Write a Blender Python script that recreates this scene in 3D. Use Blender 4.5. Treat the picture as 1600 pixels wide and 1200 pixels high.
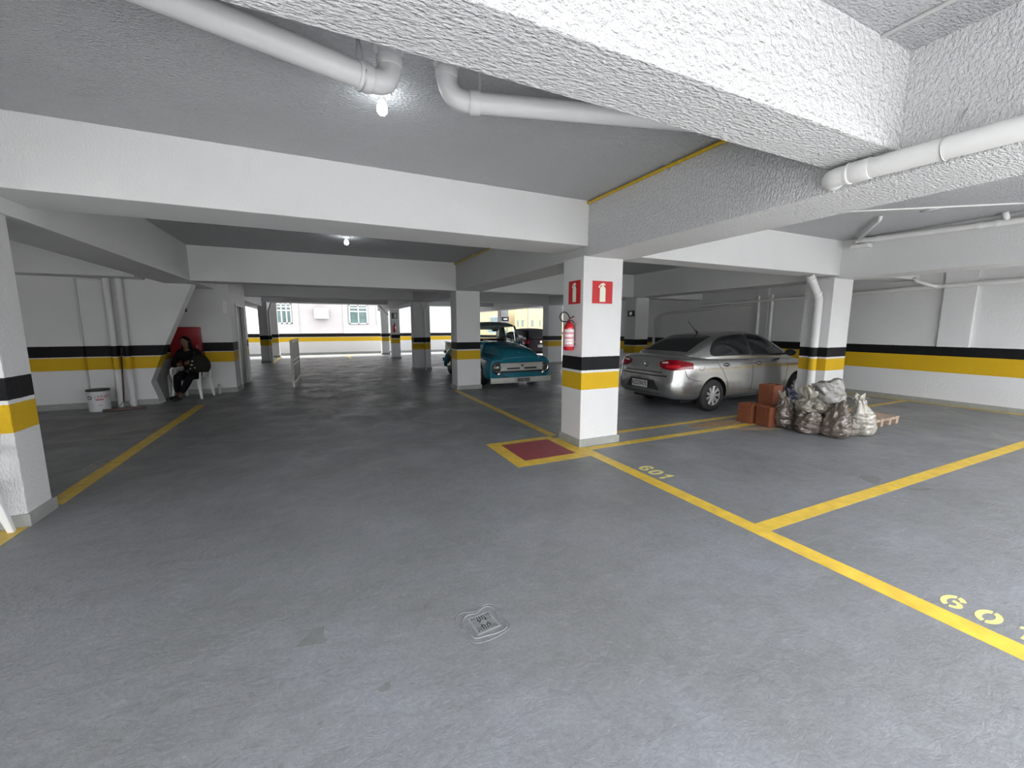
import bpy, bmesh, math, random
from mathutils import Vector, Matrix, noise as mnoise
from mathutils.bvhtree import BVHTree
random.seed(7)
PI = math.pi
for o in list(bpy.data.objects):
    bpy.data.objects.remove(o)
S = bpy.context.scene
C = S.collection
# ------------------------------------------------------------------ camera, sky, exposure
cd = bpy.data.cameras.new('camera')
cam = bpy.data.objects.new('camera', cd)
C.objects.link(cam)
S.camera = cam
cam.location = (0, 0, 1.55)
cam.rotation_euler = (math.radians(90 - 7.987), 0, math.radians(-25.115))
cd.sensor_width = 36
cd.lens = 36 * 639.4 / 1600
cd.clip_start = 0.05
cd.clip_end = 300
W = bpy.data.worlds.new('sky')
S.world = W
W.use_nodes = True
wn = W.node_tree
wn.nodes.clear()
wo = wn.nodes.new('ShaderNodeOutputWorld')
wb = wn.nodes.new('ShaderNodeBackground')
wb.inputs[0].default_value = (0.93, 0.95, 1.0, 1)
wb.inputs[1].default_value = 8.0
wn.links.new(wb.outputs[0], wo.inputs[0])
sl = bpy.data.lights.new('sun', 'SUN')
sl.energy = 7.5
sl.angle = 0.03
sl.color = (1.0, 0.96, 0.9)
sun = bpy.data.objects.new('sun', sl)
C.objects.link(sun)
sun.rotation_euler = (math.radians(-24), 0, math.radians(8))
S.view_settings.view_transform = 'Standard'
S.view_settings.look = 'None'
S.view_settings.gamma = 1
S.view_settings.use_curve_mapping = False
S.view_settings.exposure = 0.20


# ------------------------------------------------------------------ materials
def nodes_of(name):
    m = bpy.data.materials.new(name)
    m.use_nodes = True
    return m, m.node_tree, m.node_tree.nodes['Principled BSDF']


def mat(name, col, rough=0.6, metal=0.0, var=0.06, nscale=8.0, bump=0.0, bscale=60.0, coat=0.0,
        emit=0.0, trans=0.0, alpha=1.0, spec=None, stretch=(1, 1, 1), bdist=0.004, ior=None, world=False):
    m, nt, b = nodes_of(name)
    L = nt.links
    b.inputs['Roughness'].default_value = rough
    b.inputs['Metallic'].default_value = metal
    tc = nt.nodes.new('ShaderNodeTexCoord')
    src = tc.outputs['Object']
    if world:
        src = nt.nodes.new('ShaderNodeNewGeometry').outputs['Position']
    if var > 0:
        n = nt.nodes.new('ShaderNodeTexNoise')
        n.inputs['Scale'].default_value = nscale
        n.inputs['Detail'].default_value = 4
        L.new(src, n.inputs['Vector'])
        r = nt.nodes.new('ShaderNodeMapRange')
        r.inputs[1].default_value = 0.3
        r.inputs[2].default_value = 0.7
        r.inputs[3].default_value = 1 - var
        r.inputs[4].default_value = 1 + var
        L.new(n.outputs['Fac'], r.inputs[0])
        mx = nt.nodes.new('ShaderNodeVectorMath')
        mx.operation = 'SCALE'
        mx.inputs[0].default_value = col[:3]
        L.new(r.outputs[0], mx.inputs['Scale'])
        L.new(mx.outputs[0], b.inputs['Base Color'])
    else:
        b.inputs['Base Color'].default_value = (*col[:3], 1)
    if bump > 0:
        mp = nt.nodes.new('ShaderNodeMapping')
        mp.inputs['Scale'].default_value = stretch
        L.new(src, mp.inputs['Vector'])
        n2 = nt.nodes.new('ShaderNodeTexNoise')
        n2.inputs['Scale'].default_value = bscale
        n2.inputs['Detail'].default_value = 3
        L.new(mp.outputs[0], n2.inputs['Vector'])
        bp = nt.nodes.new('ShaderNodeBump')
        bp.inputs['Strength'].default_value = bump
        bp.inputs['Distance'].default_value = bdist
        L.new(n2.outputs['Fac'], bp.inputs['Height'])
        L.new(bp.outputs[0], b.inputs['Normal'])
    if coat:
        b.inputs['Coat Weight'].default_value = coat
        b.inputs['Coat Roughness'].default_value = 0.06
    if emit:
        b.inputs['Emission Color'].default_value = (*col[:3], 1)
        b.inputs['Emission Strength'].default_value = emit
    if trans:
        b.inputs['Transmission Weight'].default_value = trans
    if ior:
        b.inputs['IOR'].default_value = ior
    if spec is not None:
        b.inputs['Specular IOR Level'].default_value = spec
    b.inputs['Alpha'].default_value = alpha
    return m


def plaster(name, bands=None, base=(0.79, 0.79, 0.785), stretch=(1, 1, 0.45), bump=0.7, bscale=55, bdist=0.006, dirt=0.05):
    """white textured paint; bands = list of (z_top, colour) from the floor up, by height"""
    m, nt, b = nodes_of(name)
    L = nt.links
    b.inputs['Roughness'].default_value = 0.62
    b.inputs['Specular IOR Level'].default_value = 0.22
    g = nt.nodes.new('ShaderNodeNewGeometry')
    pos = g.outputs['Position']
    n = nt.nodes.new('ShaderNodeTexNoise')
    n.inputs['Scale'].default_value = 1.3
    n.inputs['Detail'].default_value = 6
    L.new(pos, n.inputs['Vector'])
    r = nt.nodes.new('ShaderNodeMapRange')
    r.inputs[1].default_value = 0.3
    r.inputs[2].default_value = 0.7
    r.inputs[3].default_value = 1 - dirt
    r.inputs[4].default_value = 1
    L.new(n.outputs['Fac'], r.inputs[0])
    sc = nt.nodes.new('ShaderNodeVectorMath')
    sc.operation = 'SCALE'
    L.new(r.outputs[0], sc.inputs['Scale'])
    if bands:
        sp = nt.nodes.new('ShaderNodeSeparateXYZ')
        L.new(pos, sp.inputs[0])
        # the painted edge wanders by a few millimetres
        ne = nt.nodes.new('ShaderNodeTexNoise')
        ne.inputs['Scale'].default_value = 25
        L.new(pos, ne.inputs['Vector'])
        ma = nt.nodes.new('ShaderNodeMath')
        ma.operation = 'MULTIPLY_ADD'
        ma.inputs[1].default_value = 0.006
        L.new(ne.outputs['Fac'], ma.inputs[0])
        L.new(sp.outputs['Z'], ma.inputs[2])
        d = nt.nodes.new('ShaderNodeMath')
        d.operation = 'DIVIDE'
        d.inputs[1].default_value = 4.0
        L.new(ma.outputs[0], d.inputs[0])
        cr = nt.nodes.new('ShaderNodeValToRGB')
        cr.color_ramp.interpolation = 'CONSTANT'
        el = cr.color_ramp.elements
        z = 0.0
        first = True
        for zt, c in bands:
            if first:
                el[0].position = 0
                el[0].color = (*c, 1)
                first = False
                last = el[0]
            else:
                e = el.new(z / 4.0)
                e.color = (*c, 1)
            z = zt
        # the ramp starts with two stops: drop the default last one
        for e in list(el):
            if e.position > 0.99:
                el.remove(e)
        L.new(d.outputs[0], cr.inputs[0])
        L.new(cr.outputs[0], sc.inputs[0])
    else:
        sc.inputs[0].default_value = base
    L.new(sc.outputs[0], b.inputs['Base Color'])
    mp = nt.nodes.new('ShaderNodeMapping')
    mp.inputs['Scale'].default_value = stretch
    L.new(pos, mp.inputs['Vector'])
    n2 = nt.nodes.new('ShaderNodeTexNoise')
    n2.inputs['Scale'].default_value = bscale
    n2.inputs['Detail'].default_value = 3
    n2.inputs['Roughness'].default_value = 0.6
    L.new(mp.outputs[0], n2.inputs['Vector'])
    r2 = nt.nodes.new('ShaderNodeMapRange')
    r2.inputs[1].default_value = 0.35
    r2.inputs[2].default_value = 0.7
    L.new(n2.outputs['Fac'], r2.inputs[0])
    bp = nt.nodes.new('ShaderNodeBump')
    bp.inputs['Strength'].default_value = bump
    bp.inputs['Distance'].default_value = bdist
    L.new(r2.outputs[0], bp.inputs['Height'])
    L.new(bp.outputs[0], b.inputs['Normal'])
    return m


WHT = (0.70, 0.70, 0.69)
YEL = (0.62, 0.39, 0.012)
BLK = (0.007, 0.007, 0.008)
M = {}
M['column'] = plaster('column paint', [(0.735, WHT), (0.965, YEL), (0.985, WHT), (1.17, BLK), (4, WHT)], bump=0.55, bscale=95)
M['column_rough'] = plaster('rough column paint', [(0.735, WHT), (0.965, YEL), (0.985, WHT), (1.17, BLK), (4, WHT)], bump=0.8, bscale=80, bdist=0.008)
M['wall_banded'] = plaster('wall paint', [(0.73, WHT), (0.965, YEL), (0.98, WHT), (1.18, BLK), (4, WHT)], bump=0.3)
M['wall_right'] = plaster('right wall paint', [(0.64, WHT), (0.955, YEL), (0.965, WHT), (1.15, BLK), (4, (0.72, 0.72, 0.71))], bump=0.35)
M['ceiling'] = plaster('ceiling plaster', None, (0.60, 0.61, 0.62), (0.5, 1.0, 1), 1.0, 80, 0.018)
M['beam'] = plaster('beam plaster', None, (0.69, 0.69, 0.685), (1, 1, 0.45), 0.5, 95, 0.004)
M['beam_rough'] = plaster('rough beam plaster', None, (0.73, 0.73, 0.73), (0.4, 1, 0.55), 1.0, 72, 0.013)
M['skirt'] = mat('grey skirting paint', (0.30, 0.31, 0.29), 0.5, var=0.1, bump=0.2)
M['pvc'] = mat('grey painted drain pipe', (0.62, 0.62, 0.62), 0.4, var=0.03, bump=0.05)
M['pvc_w'] = mat('white painted pipe', (0.74, 0.74, 0.72), 0.4, var=0.03)
M['gas'] = mat('yellow gas pipe paint', (0.55, 0.37, 0.02), 0.4, var=0.15, nscale=20)
M['strap'] = mat('perforated strap steel', (0.55, 0.55, 0.54), 0.45, 0.5, var=0.1)
M['yellow_line'] = mat('yellow floor paint', (0.62, 0.42, 0.05), 0.42, var=0.16, nscale=9, bump=0.15, bscale=40, world=True)
M['pale_line'] = mat('worn pale floor paint', (0.30, 0.29, 0.27), 0.5, var=0.2, nscale=30, world=True)
M['num'] = mat('pale yellow stencil paint', (0.66, 0.58, 0.20), 0.45, var=0.1, nscale=20, world=True)
M['red_floor'] = mat('dark red floor paint', (0.24, 0.045, 0.055), 0.45, var=0.12, nscale=12, bump=0.1, world=True)
M['metal_dark'] = mat('dark metal', (0.10, 0.10, 0.10), 0.45, 0.7)
M['steel'] = mat('steel', (0.5, 0.5, 0.5), 0.3, 0.9)
M['chrome'] = mat('chrome', (0.75, 0.75, 0.75), 0.12, 1.0, var=0)
M['rubber'] = mat('black rubber', (0.018, 0.018, 0.018), 0.75, var=0.1)
M['black'] = mat('black plastic', (0.012, 0.012, 0.012), 0.5, var=0.05)
M['glass_dark'] = mat('tinted car glass', (0.010, 0.012, 0.014), 0.04, var=0, spec=0.6)
M['white_plastic'] = mat('white moulded plastic', (0.78, 0.78, 0.76), 0.35, var=0.02)
M['red'] = mat('red enamel', (0.55, 0.012, 0.02), 0.25, var=0.05, coat=0.5)
M['sign_red'] = mat('red sign face', (0.50, 0.008, 0.010), 0.5, var=0.05)
M['sign_glow'] = mat('pale sign figure', (0.72, 0.74, 0.60), 0.5, var=0.03)
M['door_red'] = mat('dark red cabinet door', (0.30, 0.006, 0.012), 0.35, var=0.06)
M['wood'] = mat('weathered pallet wood', (0.36, 0.27, 0.20), 0.8, var=0.2, nscale=14, bump=0.4, stretch=(6, 1, 6))
M['clay'] = mat('terracotta clay', (0.165, 0.048, 0.018), 0.75, var=0.12, nscale=12, bump=0.3)
M['facade'] = mat('pale facade', (0.17, 0.158, 0.152), 0.8, var=0.04, nscale=1)
M['facade_w'] = mat('white facade trim', (0.25, 0.25, 0.25), 0.8, var=0.02)
M['facade_y'] = mat('cream facade', (0.25, 0.20, 0.10), 0.8, var=0.04)
M['pane'] = mat('facade window pane', (0.045, 0.07, 0.065), 0.15, var=0.3, nscale=2)


def floor_mat():
    m, nt, b = nodes_of('grey floor paint')
    L = nt.links
    pos = nt.nodes.new('ShaderNodeNewGeometry').outputs['Position']

    def noise(scale, detail, rough=0.5, dist=0.0, stretch=None):
        n = nt.nodes.new('ShaderNodeTexNoise')
        n.inputs['Scale'].default_value = scale
        n.inputs['Detail'].default_value = detail
        n.inputs['Roughness'].default_value = rough
        n.inputs['Distortion'].default_value = dist
        if stretch:
            mp = nt.nodes.new('ShaderNodeMapping')
            mp.inputs['Scale'].default_value = stretch
            L.new(pos, mp.inputs['Vector'])
            L.new(mp.outputs[0], n.inputs['Vector'])
        else:
            L.new(pos, n.inputs['Vector'])
        return n.outputs['Fac']

    def rng(f, a, b_, c, d):
        r = nt.nodes.new('ShaderNodeMapRange')
        for i, v in enumerate((a, b_, c, d)):
            r.inputs[i + 1].default_value = v
        L.new(f, r.inputs[0])
        return r.outputs[0]

    def math_(op, a, b_):
        q = nt.nodes.new('ShaderNodeMath')
        q.operation = op
        for i, v in enumerate((a, b_)):
            if isinstance(v, (int, float)):
                q.inputs[i].default_value = v
            else:
                L.new(v, q.inputs[i])
        return q.outputs[0]
    big = noise(0.9, 5, 0.6)
    fine = noise(45, 3, 0.65)
    streak = noise(9, 7, 0.78, 0.6, (1.0, 1.5, 1))
    cr = nt.nodes.new('ShaderNodeValToRGB')
    e = cr.color_ramp.elements
    e[0].position = 0.3
    e[0].color = (0.155, 0.160, 0.158, 1)
    e[1].position = 0.7
    e[1].color = (0.200, 0.208, 0.225, 1)
    L.new(big, cr.inputs[0])
    fac = math_('MULTIPLY', rng(fine, 0.3, 0.7, 0.90, 1.10), rng(streak, 0.3, 0.72, 0.90, 1.14))
    # scattered pale specks and dark spots
    vo = nt.nodes.new('ShaderNodeTexVoronoi')
    vo.inputs['Scale'].default_value = 9
    L.new(pos, vo.inputs['Vector'])
    speck = rng(vo.outputs['Distance'], 0.02, 0.05, 1.45, 1.0)
    vo2 = nt.nodes.new('ShaderNodeTexVoronoi')
    vo2.inputs['Scale'].default_value = 2.3
    L.new(pos, vo2.inputs['Vector'])
    spot = rng(vo2.outputs['Distance'], 0.015, 0.045, 0.72, 1.0)
    fac = math_('MULTIPLY', fac, math_('MULTIPLY', speck, spot))
    sc = nt.nodes.new('ShaderNodeVectorMath')
    sc.operation = 'SCALE'
    L.new(cr.outputs[0], sc.inputs[0])
    L.new(fac, sc.inputs['Scale'])
    L.new(sc.outputs[0], b.inputs['Base Color'])
    ro = rng(noise(1.6, 5, 0.65, 0.6), 0.35, 0.65, 0.30, 0.52)
    L.new(ro, b.inputs['Roughness'])
    b.inputs['Specular IOR Level'].default_value = 0.42
    h = math_('ADD', math_('MULTIPLY', streak, 0.5), math_('MULTIPLY', fine, 0.28))
    h = math_('ADD', h, math_('MULTIPLY', noise(2.2, 3, 0.5), 2.0))
    bp = nt.nodes.new('ShaderNodeBump')
    bp.inputs['Strength'].default_value = 0.8
    bp.inputs['Distance'].default_value = 0.014
    L.new(h, bp.inputs['Height'])
    L.new(bp.outputs[0], b.inputs['Normal'])
    return m


M['floor'] = floor_mat()


# ------------------------------------------------------------------ mesh helpers
class MB:
    def __init__(s):
        s.v, s.f = [], []

    def add(s, vs, fs):
        o = len(s.v)
        s.v += [tuple(p) for p in vs]
        s.f += [tuple(i + o for i in f) for f in fs]
        return s

    def box(s, x0, y0, z0, x1, y1, z1):
        return s.add([(x, y, z) for z in (z0, z1) for y in (y0, y1) for x in (x0, x1)],
                     [(0, 2, 3, 1), (4, 5, 7, 6), (0, 1, 5, 4), (2, 6, 7, 3), (0, 4, 6, 2), (1, 3, 7, 5)])

    def loft(s, rings, closed=True, caps=True):
        n = len(rings[0])
        vs = [p for r in rings for p in r]
        fs = []
        for i in range(len(rings) - 1):
            for j in range(n if closed else n - 1):
                a = i * n + j
                b = i * n + (j + 1) % n
                fs.append((a, b, b + n, a + n))
        if caps:
            fs.append(tuple(range(n - 1, -1, -1)))
            k = (len(rings) - 1) * n
            fs.append(tuple(k + j for j in range(n)))
        return s.add(vs, fs)

    def tube(s, pts, r, n=12, caps=True):
        pts = [Vector(p) for p in pts]
        rs = r if isinstance(r, (list, tuple)) else [r] * len(pts)
        rings = []
        up = None
        for i, p in enumerate(pts):
            a = pts[max(i - 1, 0)]
            b = pts[min(i + 1, len(pts) - 1)]
            d = (b - a).normalized()
            if up is None:
                up = Vector((0, 0, 1)) if abs(d.z) < 0.9 else Vector((1, 0, 0))
            u = (up - d * up.dot(d)).normalized()
            w = d.cross(u)
            up = u
            rings.append([p + (u * math.cos(t) + w * math.sin(t)) * rs[i] for t in [2 * PI * k / n for k in range(n)]])
        return s.loft(rings, True, caps)

    def lathe(s, prof, n=20, c=(0, 0, 0), axis='z'):
        rings = []
        for r, h in prof:
            ring = []
            for k in range(n):
                t = 2 * PI * k / n
                a, b = r * math.cos(t), r * math.sin(t)
                p = {'z': (a, b, h), 'y': (b, h, a), 'x': (h, a, b)}[axis]
                ring.append((p[0] + c[0], p[1] + c[1], p[2] + c[2]))
            rings.append(ring)
        return s.loft(rings, True, True)

    def sphere(s, c, r, nu=14, nv=9):
        rx, ry, rz = r if isinstance(r, (list, tuple)) else (r, r, r)
        rings = []
        for i in range(1, nv):
            a = PI * i / nv
            rings.append([(c[0] + rx * math.sin(a) * math.cos(2 * PI * k / nu), c[1] + ry * math.sin(a) * math.sin(2 * PI * k / nu),
                           c[2] - rz * math.cos(a)) for k in range(nu)])
        return s.loft(rings, True, True)

    def prism(s, pts, f0, f1):
        """pts: list of 2D; f0/f1 map 2D -> 3D on the two sides"""
        n = len(pts)
        a = [f0(*p) for p in pts]
        b = [f1(*p) for p in pts]
        fs = [tuple(range(n)), tuple(range(2 * n - 1, n - 1, -1))]
        fs += [(j, (j + 1) % n, n + (j + 1) % n, n + j) for j in range(n)]
        return s.add(a + b, fs)

    def build(s, name, m, parent=None, smooth=False, bevel=0.0, sub=0, fix=True, seg=2):
        me = bpy.data.meshes.new(name)
        me.from_pydata(s.v, [], s.f)
        me.update()
        if fix:
            bm = bmesh.new()
            bm.from_mesh(me)
            bmesh.ops.recalc_face_normals(bm, faces=bm.faces)
            bm.to_mesh(me)
            bm.free()
        for mm in (m if isinstance(m, (list, tuple)) else [m]):
            me.materials.append(mm)
        if smooth:
            me.polygons.foreach_set('use_smooth', [True] * len(me.polygons))
            if smooth == 'auto':
                me.set_sharp_from_angle(angle=math.radians(40))
        o = bpy.data.objects.new(name, me)
        C.objects.link(o)
        if parent:
            o.parent = parent
        if bevel:
            b = o.modifiers.new('bevel', 'BEVEL')
            b.width = bevel
            b.segments = seg
            b.limit_method = 'ANGLE'
            b.harden_normals = False
        if sub:
            q = o.modifiers.new('sub', 'SUBSURF')
            q.levels = q.render_levels = sub
        return o


def tag(o, label, cat=None, group=None, kind=None):
    if label:
        o['label'] = label
    if cat:
        o['category'] = cat
    if group:
        o['group'] = group
    if kind:
        o['kind'] = kind
    return o


def empty(name, loc, rz=0, label=None, cat=None, group=None):
    o = bpy.data.objects.new(name, None)
    C.objects.link(o)
    o.location = loc
    o.rotation_euler = (0, 0, rz)
    o.empty_display_size = 0.1
    return tag(o, label, cat, group)


def bake(o):
    bpy.context.view_layer.update()
    dg = bpy.context.evaluated_depsgraph_get()
    me = bpy.data.meshes.new_from_object(o.evaluated_get(dg))
    o.modifiers.clear()
    o.data = me
    return o


def text(name, body, size, m, parent, mtx, depth=0.001, align='CENTER', bold=0.0, sx=1.0):
    cu = bpy.data.curves.new(name, 'FONT')
    cu.body = body
    cu.size = size
    cu.align_x = align
    cu.align_y = 'CENTER'
    cu.extrude = depth
    cu.offset = bold
    t = bpy.data.objects.new(name, cu)
    C.objects.link(t)
    bpy.context.view_layer.update()
    dg = bpy.context.evaluated_depsgraph_get()
    me = bpy.data.meshes.new_from_object(t.evaluated_get(dg))
    bpy.data.objects.remove(t)
    me.transform(mtx @ Matrix.Diagonal((sx, 1, 1, 1)))
    me.materials.clear()
    me.materials.append(m)
    o = bpy.data.objects.new(name, me)
    C.objects.link(o)
    if parent:
        o.parent = parent
    return o


def frame(o, right, up):
    """matrix that puts text's x along right and y along up, at o"""
    r, u = Vector(right).normalized(), Vector(up).normalized()
    n = r.cross(u)
    return Matrix(((r.x, u.x, n.x, o[0]), (r.y, u.y, n.y, o[1]), (r.z, u.z, n.z, o[2]), (0, 0, 0, 1)))


def struct(name, mb, m, label=None, **k):
    return tag(mb.build(name, m, **k), label, None, None, 'structure')


# ------------------------------------------------------------------ floor and paint on it
floor = struct('floor', MB().box(-9, -1.3, -0.3, 17, 25.6, 0), M['floor'], 'grey painted concrete parking floor')


def line(x0, y0, x1, y1, name='parking_line', m='yellow_line', h=0.0012):
    return MB().box(x0, y0, 0.0, x1, y1, h).build(name, M[m], floor)


def tri_line(pts, name, m):
    return MB().prism(pts, lambda x, y: (x, y, 0.0), lambda x, y: (x, y, 0.0012)).build(name, M[m], floor)


line(2.90, -1.2, 3.045, 3.93)
line(2.90, 4.92, 3.02, 9.6, 'parking_line', 'yellow_line')
line(-2.29, -1.2, -2.145, 4.34)
line(-2.28, 4.78, -2.13, 9.88)
line(3.045, 1.83, 11.26, 1.955)
line(3.045, 4.13, 8.3, 4.25)
line(3.62, 4.64, 8.3, 4.74)
line(9.0, 4.13, 11.1, 4.24)
line(11.14, 1.0, 11.26, 13.0)
line(3.02, 7.06, 8.4, 7.13, m='pale_line')
line(3.66, 9.30, 8.5, 9.38, m='pale_line')
line(-8.4, 7.45, -2.28, 7.51, m='pale_line')
line(-8.4, 9.86, -2.28, 9.91, m='pale_line')
line(-1.9, 20.0, -1.78, 23.9)
line(-1.7, 24.4, 3.0, 24.5)
line(1.3, 21.5, 1.42, 24.4)
# the marked square in front of the extinguisher
sq = MB().box(1.92, 3.93, 0, 2.90, 4.10, 0.0014).box(1.92, 4.80, 0, 2.90, 4.92, 0.0014).box(1.92, 4.10, 0, 2.09, 4.80, 0.0014).box(2.79, 4.10, 0, 3.045, 4.80, 0.0014).box(2.90, 3.93, 0, 3.045, 4.10, 0.0014)
sq.build('square_border', M['yellow_line'], floor)
MB().box(2.09, 4.10, 0, 2.79, 4.80, 0.0013).build('red_square', M['red_floor'], floor)


def arc(cx, cy, rx, ry, wx, wy, a0, a1, n=12):
    out = [(cx + rx * math.cos(a0 + (a1 - a0) * i / n), cy + ry * math.sin(a0 + (a1 - a0) * i / n)) for i in range(n + 1)]
    inn = [(cx + (rx - wx) * math.cos(a0 + (a1 - a0) * i / n), cy + (ry - wy) * math.sin(a0 + (a1 - a0) * i / n)) for i in range(n, -1, -1)]
    return out + inn


def bay_number(x, y, h, w, pitch, mname='num', digits='601', direction=-1):
    """stencilled digits: their tops point to +X, they read along -Y"""
    mb = MB()
    for i, dgt in enumerate(digits):
        shapes = []
        R = math.radians
        if dgt == '0':
            shapes = [arc(0.5, 0.5, 0.5, 0.5, 0.27, 0.2, R(98), R(262)), arc(0.5, 0.5, 0.5, 0.5, 0.27, 0.2, R(-82), R(82))]
        elif dgt == '6':
            shapes = [arc(0.5, 0.5, 0.5, 0.5, 0.26, 0.2, R(100), R(255)), arc(0.5, 0.5, 0.5, 0.5, 0.26, 0.2, R(30), R(85)),
                      arc(0.5, 0.30, 0.5, 0.30, 0.24, 0.16, R(-82), R(95))]
        elif dgt == '1':
            shapes = [[(0.42, 0), (0.68, 0), (0.68, 0.44), (0.42, 0.44)], [(0.42, 0.52), (0.68, 0.52), (0.68, 1), (0.5, 1), (0.12, 0.78), (0.12, 0.62), (0.42, 0.74)]]
        elif dgt == '2':
            shapes = [arc(0.5, 0.7, 0.45, 0.3, 0.22, 0.16, R(-20), R(170)), [(0.1, 0), (0.9, 0), (0.9, 0.15), (0.1, 0.15)], [(0.12, 0.18), (0.4, 0.18), (0.9, 0.55), (0.68, 0.62)]]
        for sh in shapes:
            f = lambda u, v, z: (x + v * h, y + direction * (i * pitch + u * w), z)
            # fan of quads keeps the curved strokes sound
            n = len(sh)
            if n > 10:
                k = n // 2
                for q in range(k - 1):
                    a, b, c, d = sh[q], sh[q + 1], sh[n - 2 - q], sh[n - 1 - q]
                    mb.prism([a, b, c, d], lambda u, v: f(u, v, 0), lambda u, v: f(u, v, 0.0012))
            else:
                mb.prism(sh, lambda u, v: f(u, v, 0), lambda u, v: f(u, v, 0.0012))
    return mb.build('bay_number', M[mname], floor)


bay_number(3.10, 0.915, 0.165, 0.095, 0.138)
bay_number(3.10, 3.37, 0.185, 0.115, 0.145, 'num')
bay_number(-2.27, 5.86, -0.17, -0.11, -0.14, 'pale_line', '201')


def blob(cx, cy, rx, ry, seed, mname, name, ang=0, n=22, irr=0.3, h=0.0008):
    rnd = random.Random(seed)
    ph = [rnd.uniform(0, 6.28) for _ in range(4)]
    pts = []
    for k in range(n):
        t = 2 * PI * k / n
        r = 1 + irr * (0.5 * math.sin(2 * t + ph[0]) + 0.35 * math.sin(3 * t + ph[1]) + 0.25 * math.sin(7 * t + ph[2]) + 0.2 * math.sin(11 * t + ph[3]))
        a, b = rx * r * math.cos(t), ry * r * math.sin(t)
        pts.append((cx + a * math.cos(ang) - b * math.sin(ang), cy + a * math.sin(ang) + b * math.cos(ang)))
    return MB().prism(pts, lambda x, y: (x, y, 0), lambda x, y: (x, y, h)).build(name, M[mname], floor)


M['patch'] = mat('bare worn concrete', (0.145, 0.15, 0.145), 0.6, var=0.12, nscale=40, bump=0.2, world=True)
M['clay_dust'] = mat('orange clay dust', (0.30, 0.19, 0.10), 0.8, var=0.3, nscale=14, world=True)
tri_line([(-0.195, 2.075), (-0.06, 2.045), (-0.055, 2.07), (-0.07, 2.09), (-0.065, 2.175), (-0.12, 2.16), (-0.155, 2.125)], 'worn_patch', 'patch')
blob(0.17, 1.66, 0.022, 0.025, 1, 'patch', 'worn_patch')
blob(-0.085, 1.60, 0.010, 0.009, 2, 'patch', 'worn_patch')
blob(5.05, 2.08, 0.10, 0.10, 3, 'patch', 'worn_patch', 0.3, irr=0.5, h=0.0016)
blob(5.15, 1.73, 0.10, 0.045, 4, 'patch', 'worn_patch', -0.4, irr=0.5)
blob(-0.9, 3.55, 0.03, 0.012, 5, 'patch', 'worn_patch')
blob(5.72, 4.43, 0.62, 0.13, 6, 'clay_dust', 'clay_dust', -0.05, irr=0.25, h=0.0022)
blob(6.0, 3.95, 0.32, 0.07, 8, 'clay_dust', 'clay_dust', -0.4, irr=0.4, h=0.0022)

# ------------------------------------------------------------------ floor drain
dr = empty('floor_drain', (0.70, 1.845, 0), 0.10, 'small square white floor drain grate with radiating slots set in the grey floor', 'drain')
M['drain'] = mat('drain grate', (0.19, 0.20, 0.205), 0.55, var=0.1, nscale=60)
a, b_ = 0.068, 0.054
fr = MB()
for (x0, y0, x1, y1) in ((-a, -a, a, -b_), (-a, b_, a, a), (-a, -b_, -b_, b_), (b_, -b_, a, b_)):
    fr.box(x0, y0, 0, x1, y1, 0.006)
fr.build('frame', M['drain'], dr, bevel=0.0015)
MB().box(-b_, -b_, 0, b_, b_, 0.0015).build('drain_well', M['black'], dr)
gr = MB()
for k in range(4):
    for j in range(-3, 4):
        t = k * PI / 2
        ox = j * 0.0135
        l0 = 0.016 + abs(j) * 0.006
        pts = [(l0, ox - 0.0035), (b_, ox - 0.0035), (b_, ox + 0.0035), (l0, ox + 0.0035)]
        pts = [(x * math.cos(t) - y * math.sin(t), x * math.sin(t) + y * math.cos(t)) for x, y in pts]
        gr.prism(pts, lambda x, y: (x, y, 0.002), lambda x, y: (x, y, 0.005))
gr.lathe([(0.001, 0.002), (0.018, 0.002), (0.018, 0.005), (0.001, 0.005)], 16)
gr.build('grate', M['drain'], dr)
rg = MB()
for rr, hh in ((0.105, 0.005), (0.13, 0.003)):
    n = 40
    ring = []
    for k in range(n + 1):
        t = 2 * PI * k / n
        q = rr * (1 + 0.08 * math.sin(3 * t + rr * 50) + 0.04 * math.sin(7 * t))
        q *= 1 + 0.14 * math.cos(4 * t + PI)
        ring.append((q * math.cos(t), q * math.sin(t), 0.0))
    rg.tube(ring, hh, 6, False)
rg.build('cement_collar', M['floor'], dr, smooth=True)

# ------------------------------------------------------------------ slab, beams
struct('ceiling', MB().box(-9, -0.7, 3.04, 11.5, 24.2, 3.3).box(11.5, 13.3, 3.04, 17, 24.2, 3.3), M['ceiling'], 'grey rough plastered ceiling slab')


def beam(n, x0, y0, z0, x1, y1, z1=3.05, m='beam', label='white plastered ceiling beam'):
    return struct('trim_%d' % n, MB().box(x0, y0, z0, x1, y1, z1), M[m], label, bevel=0.006)


beam(1, -2.72, -0.7, 2.40, -2.11, 24.2, label='white plastered beam over the left columns running into the depth')
beam(2, 3.03, -0.7, 2.40, 3.66, 24.2, m='beam_rough', label='white rough beam over the middle columns running into the depth')
beam(3, 8.45, -0.7, 2.40, 9.07, 24.2, label='white plastered beam over the right columns running into the depth')
beam(4, -9, 1.31, 2.53, 3.03, 1.64, m='beam_rough', label='nearest white rough beam crossing overhead')
beam(18, 3.66, -0.25, 2.53, 11.3, 0.05, label='unseen white cross beam added to shade the right bay')  # unseen beam, added to cut the light high in the right bay
beam(19, -9, -0.98, 2.74, 11.3, -0.70, label='unseen white beam added at the slab edge to shade the near beam')  # unseen beam, added to keep high sky light off the near beam
beam(5, -9, 4.28, 2.52, 3.03, 4.92, label='white cross beam between the near left and middle columns')
beam(6, 3.66, 4.30, 2.45, 8.45, 4.68, label='white cross beam between the near middle and right columns')
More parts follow.
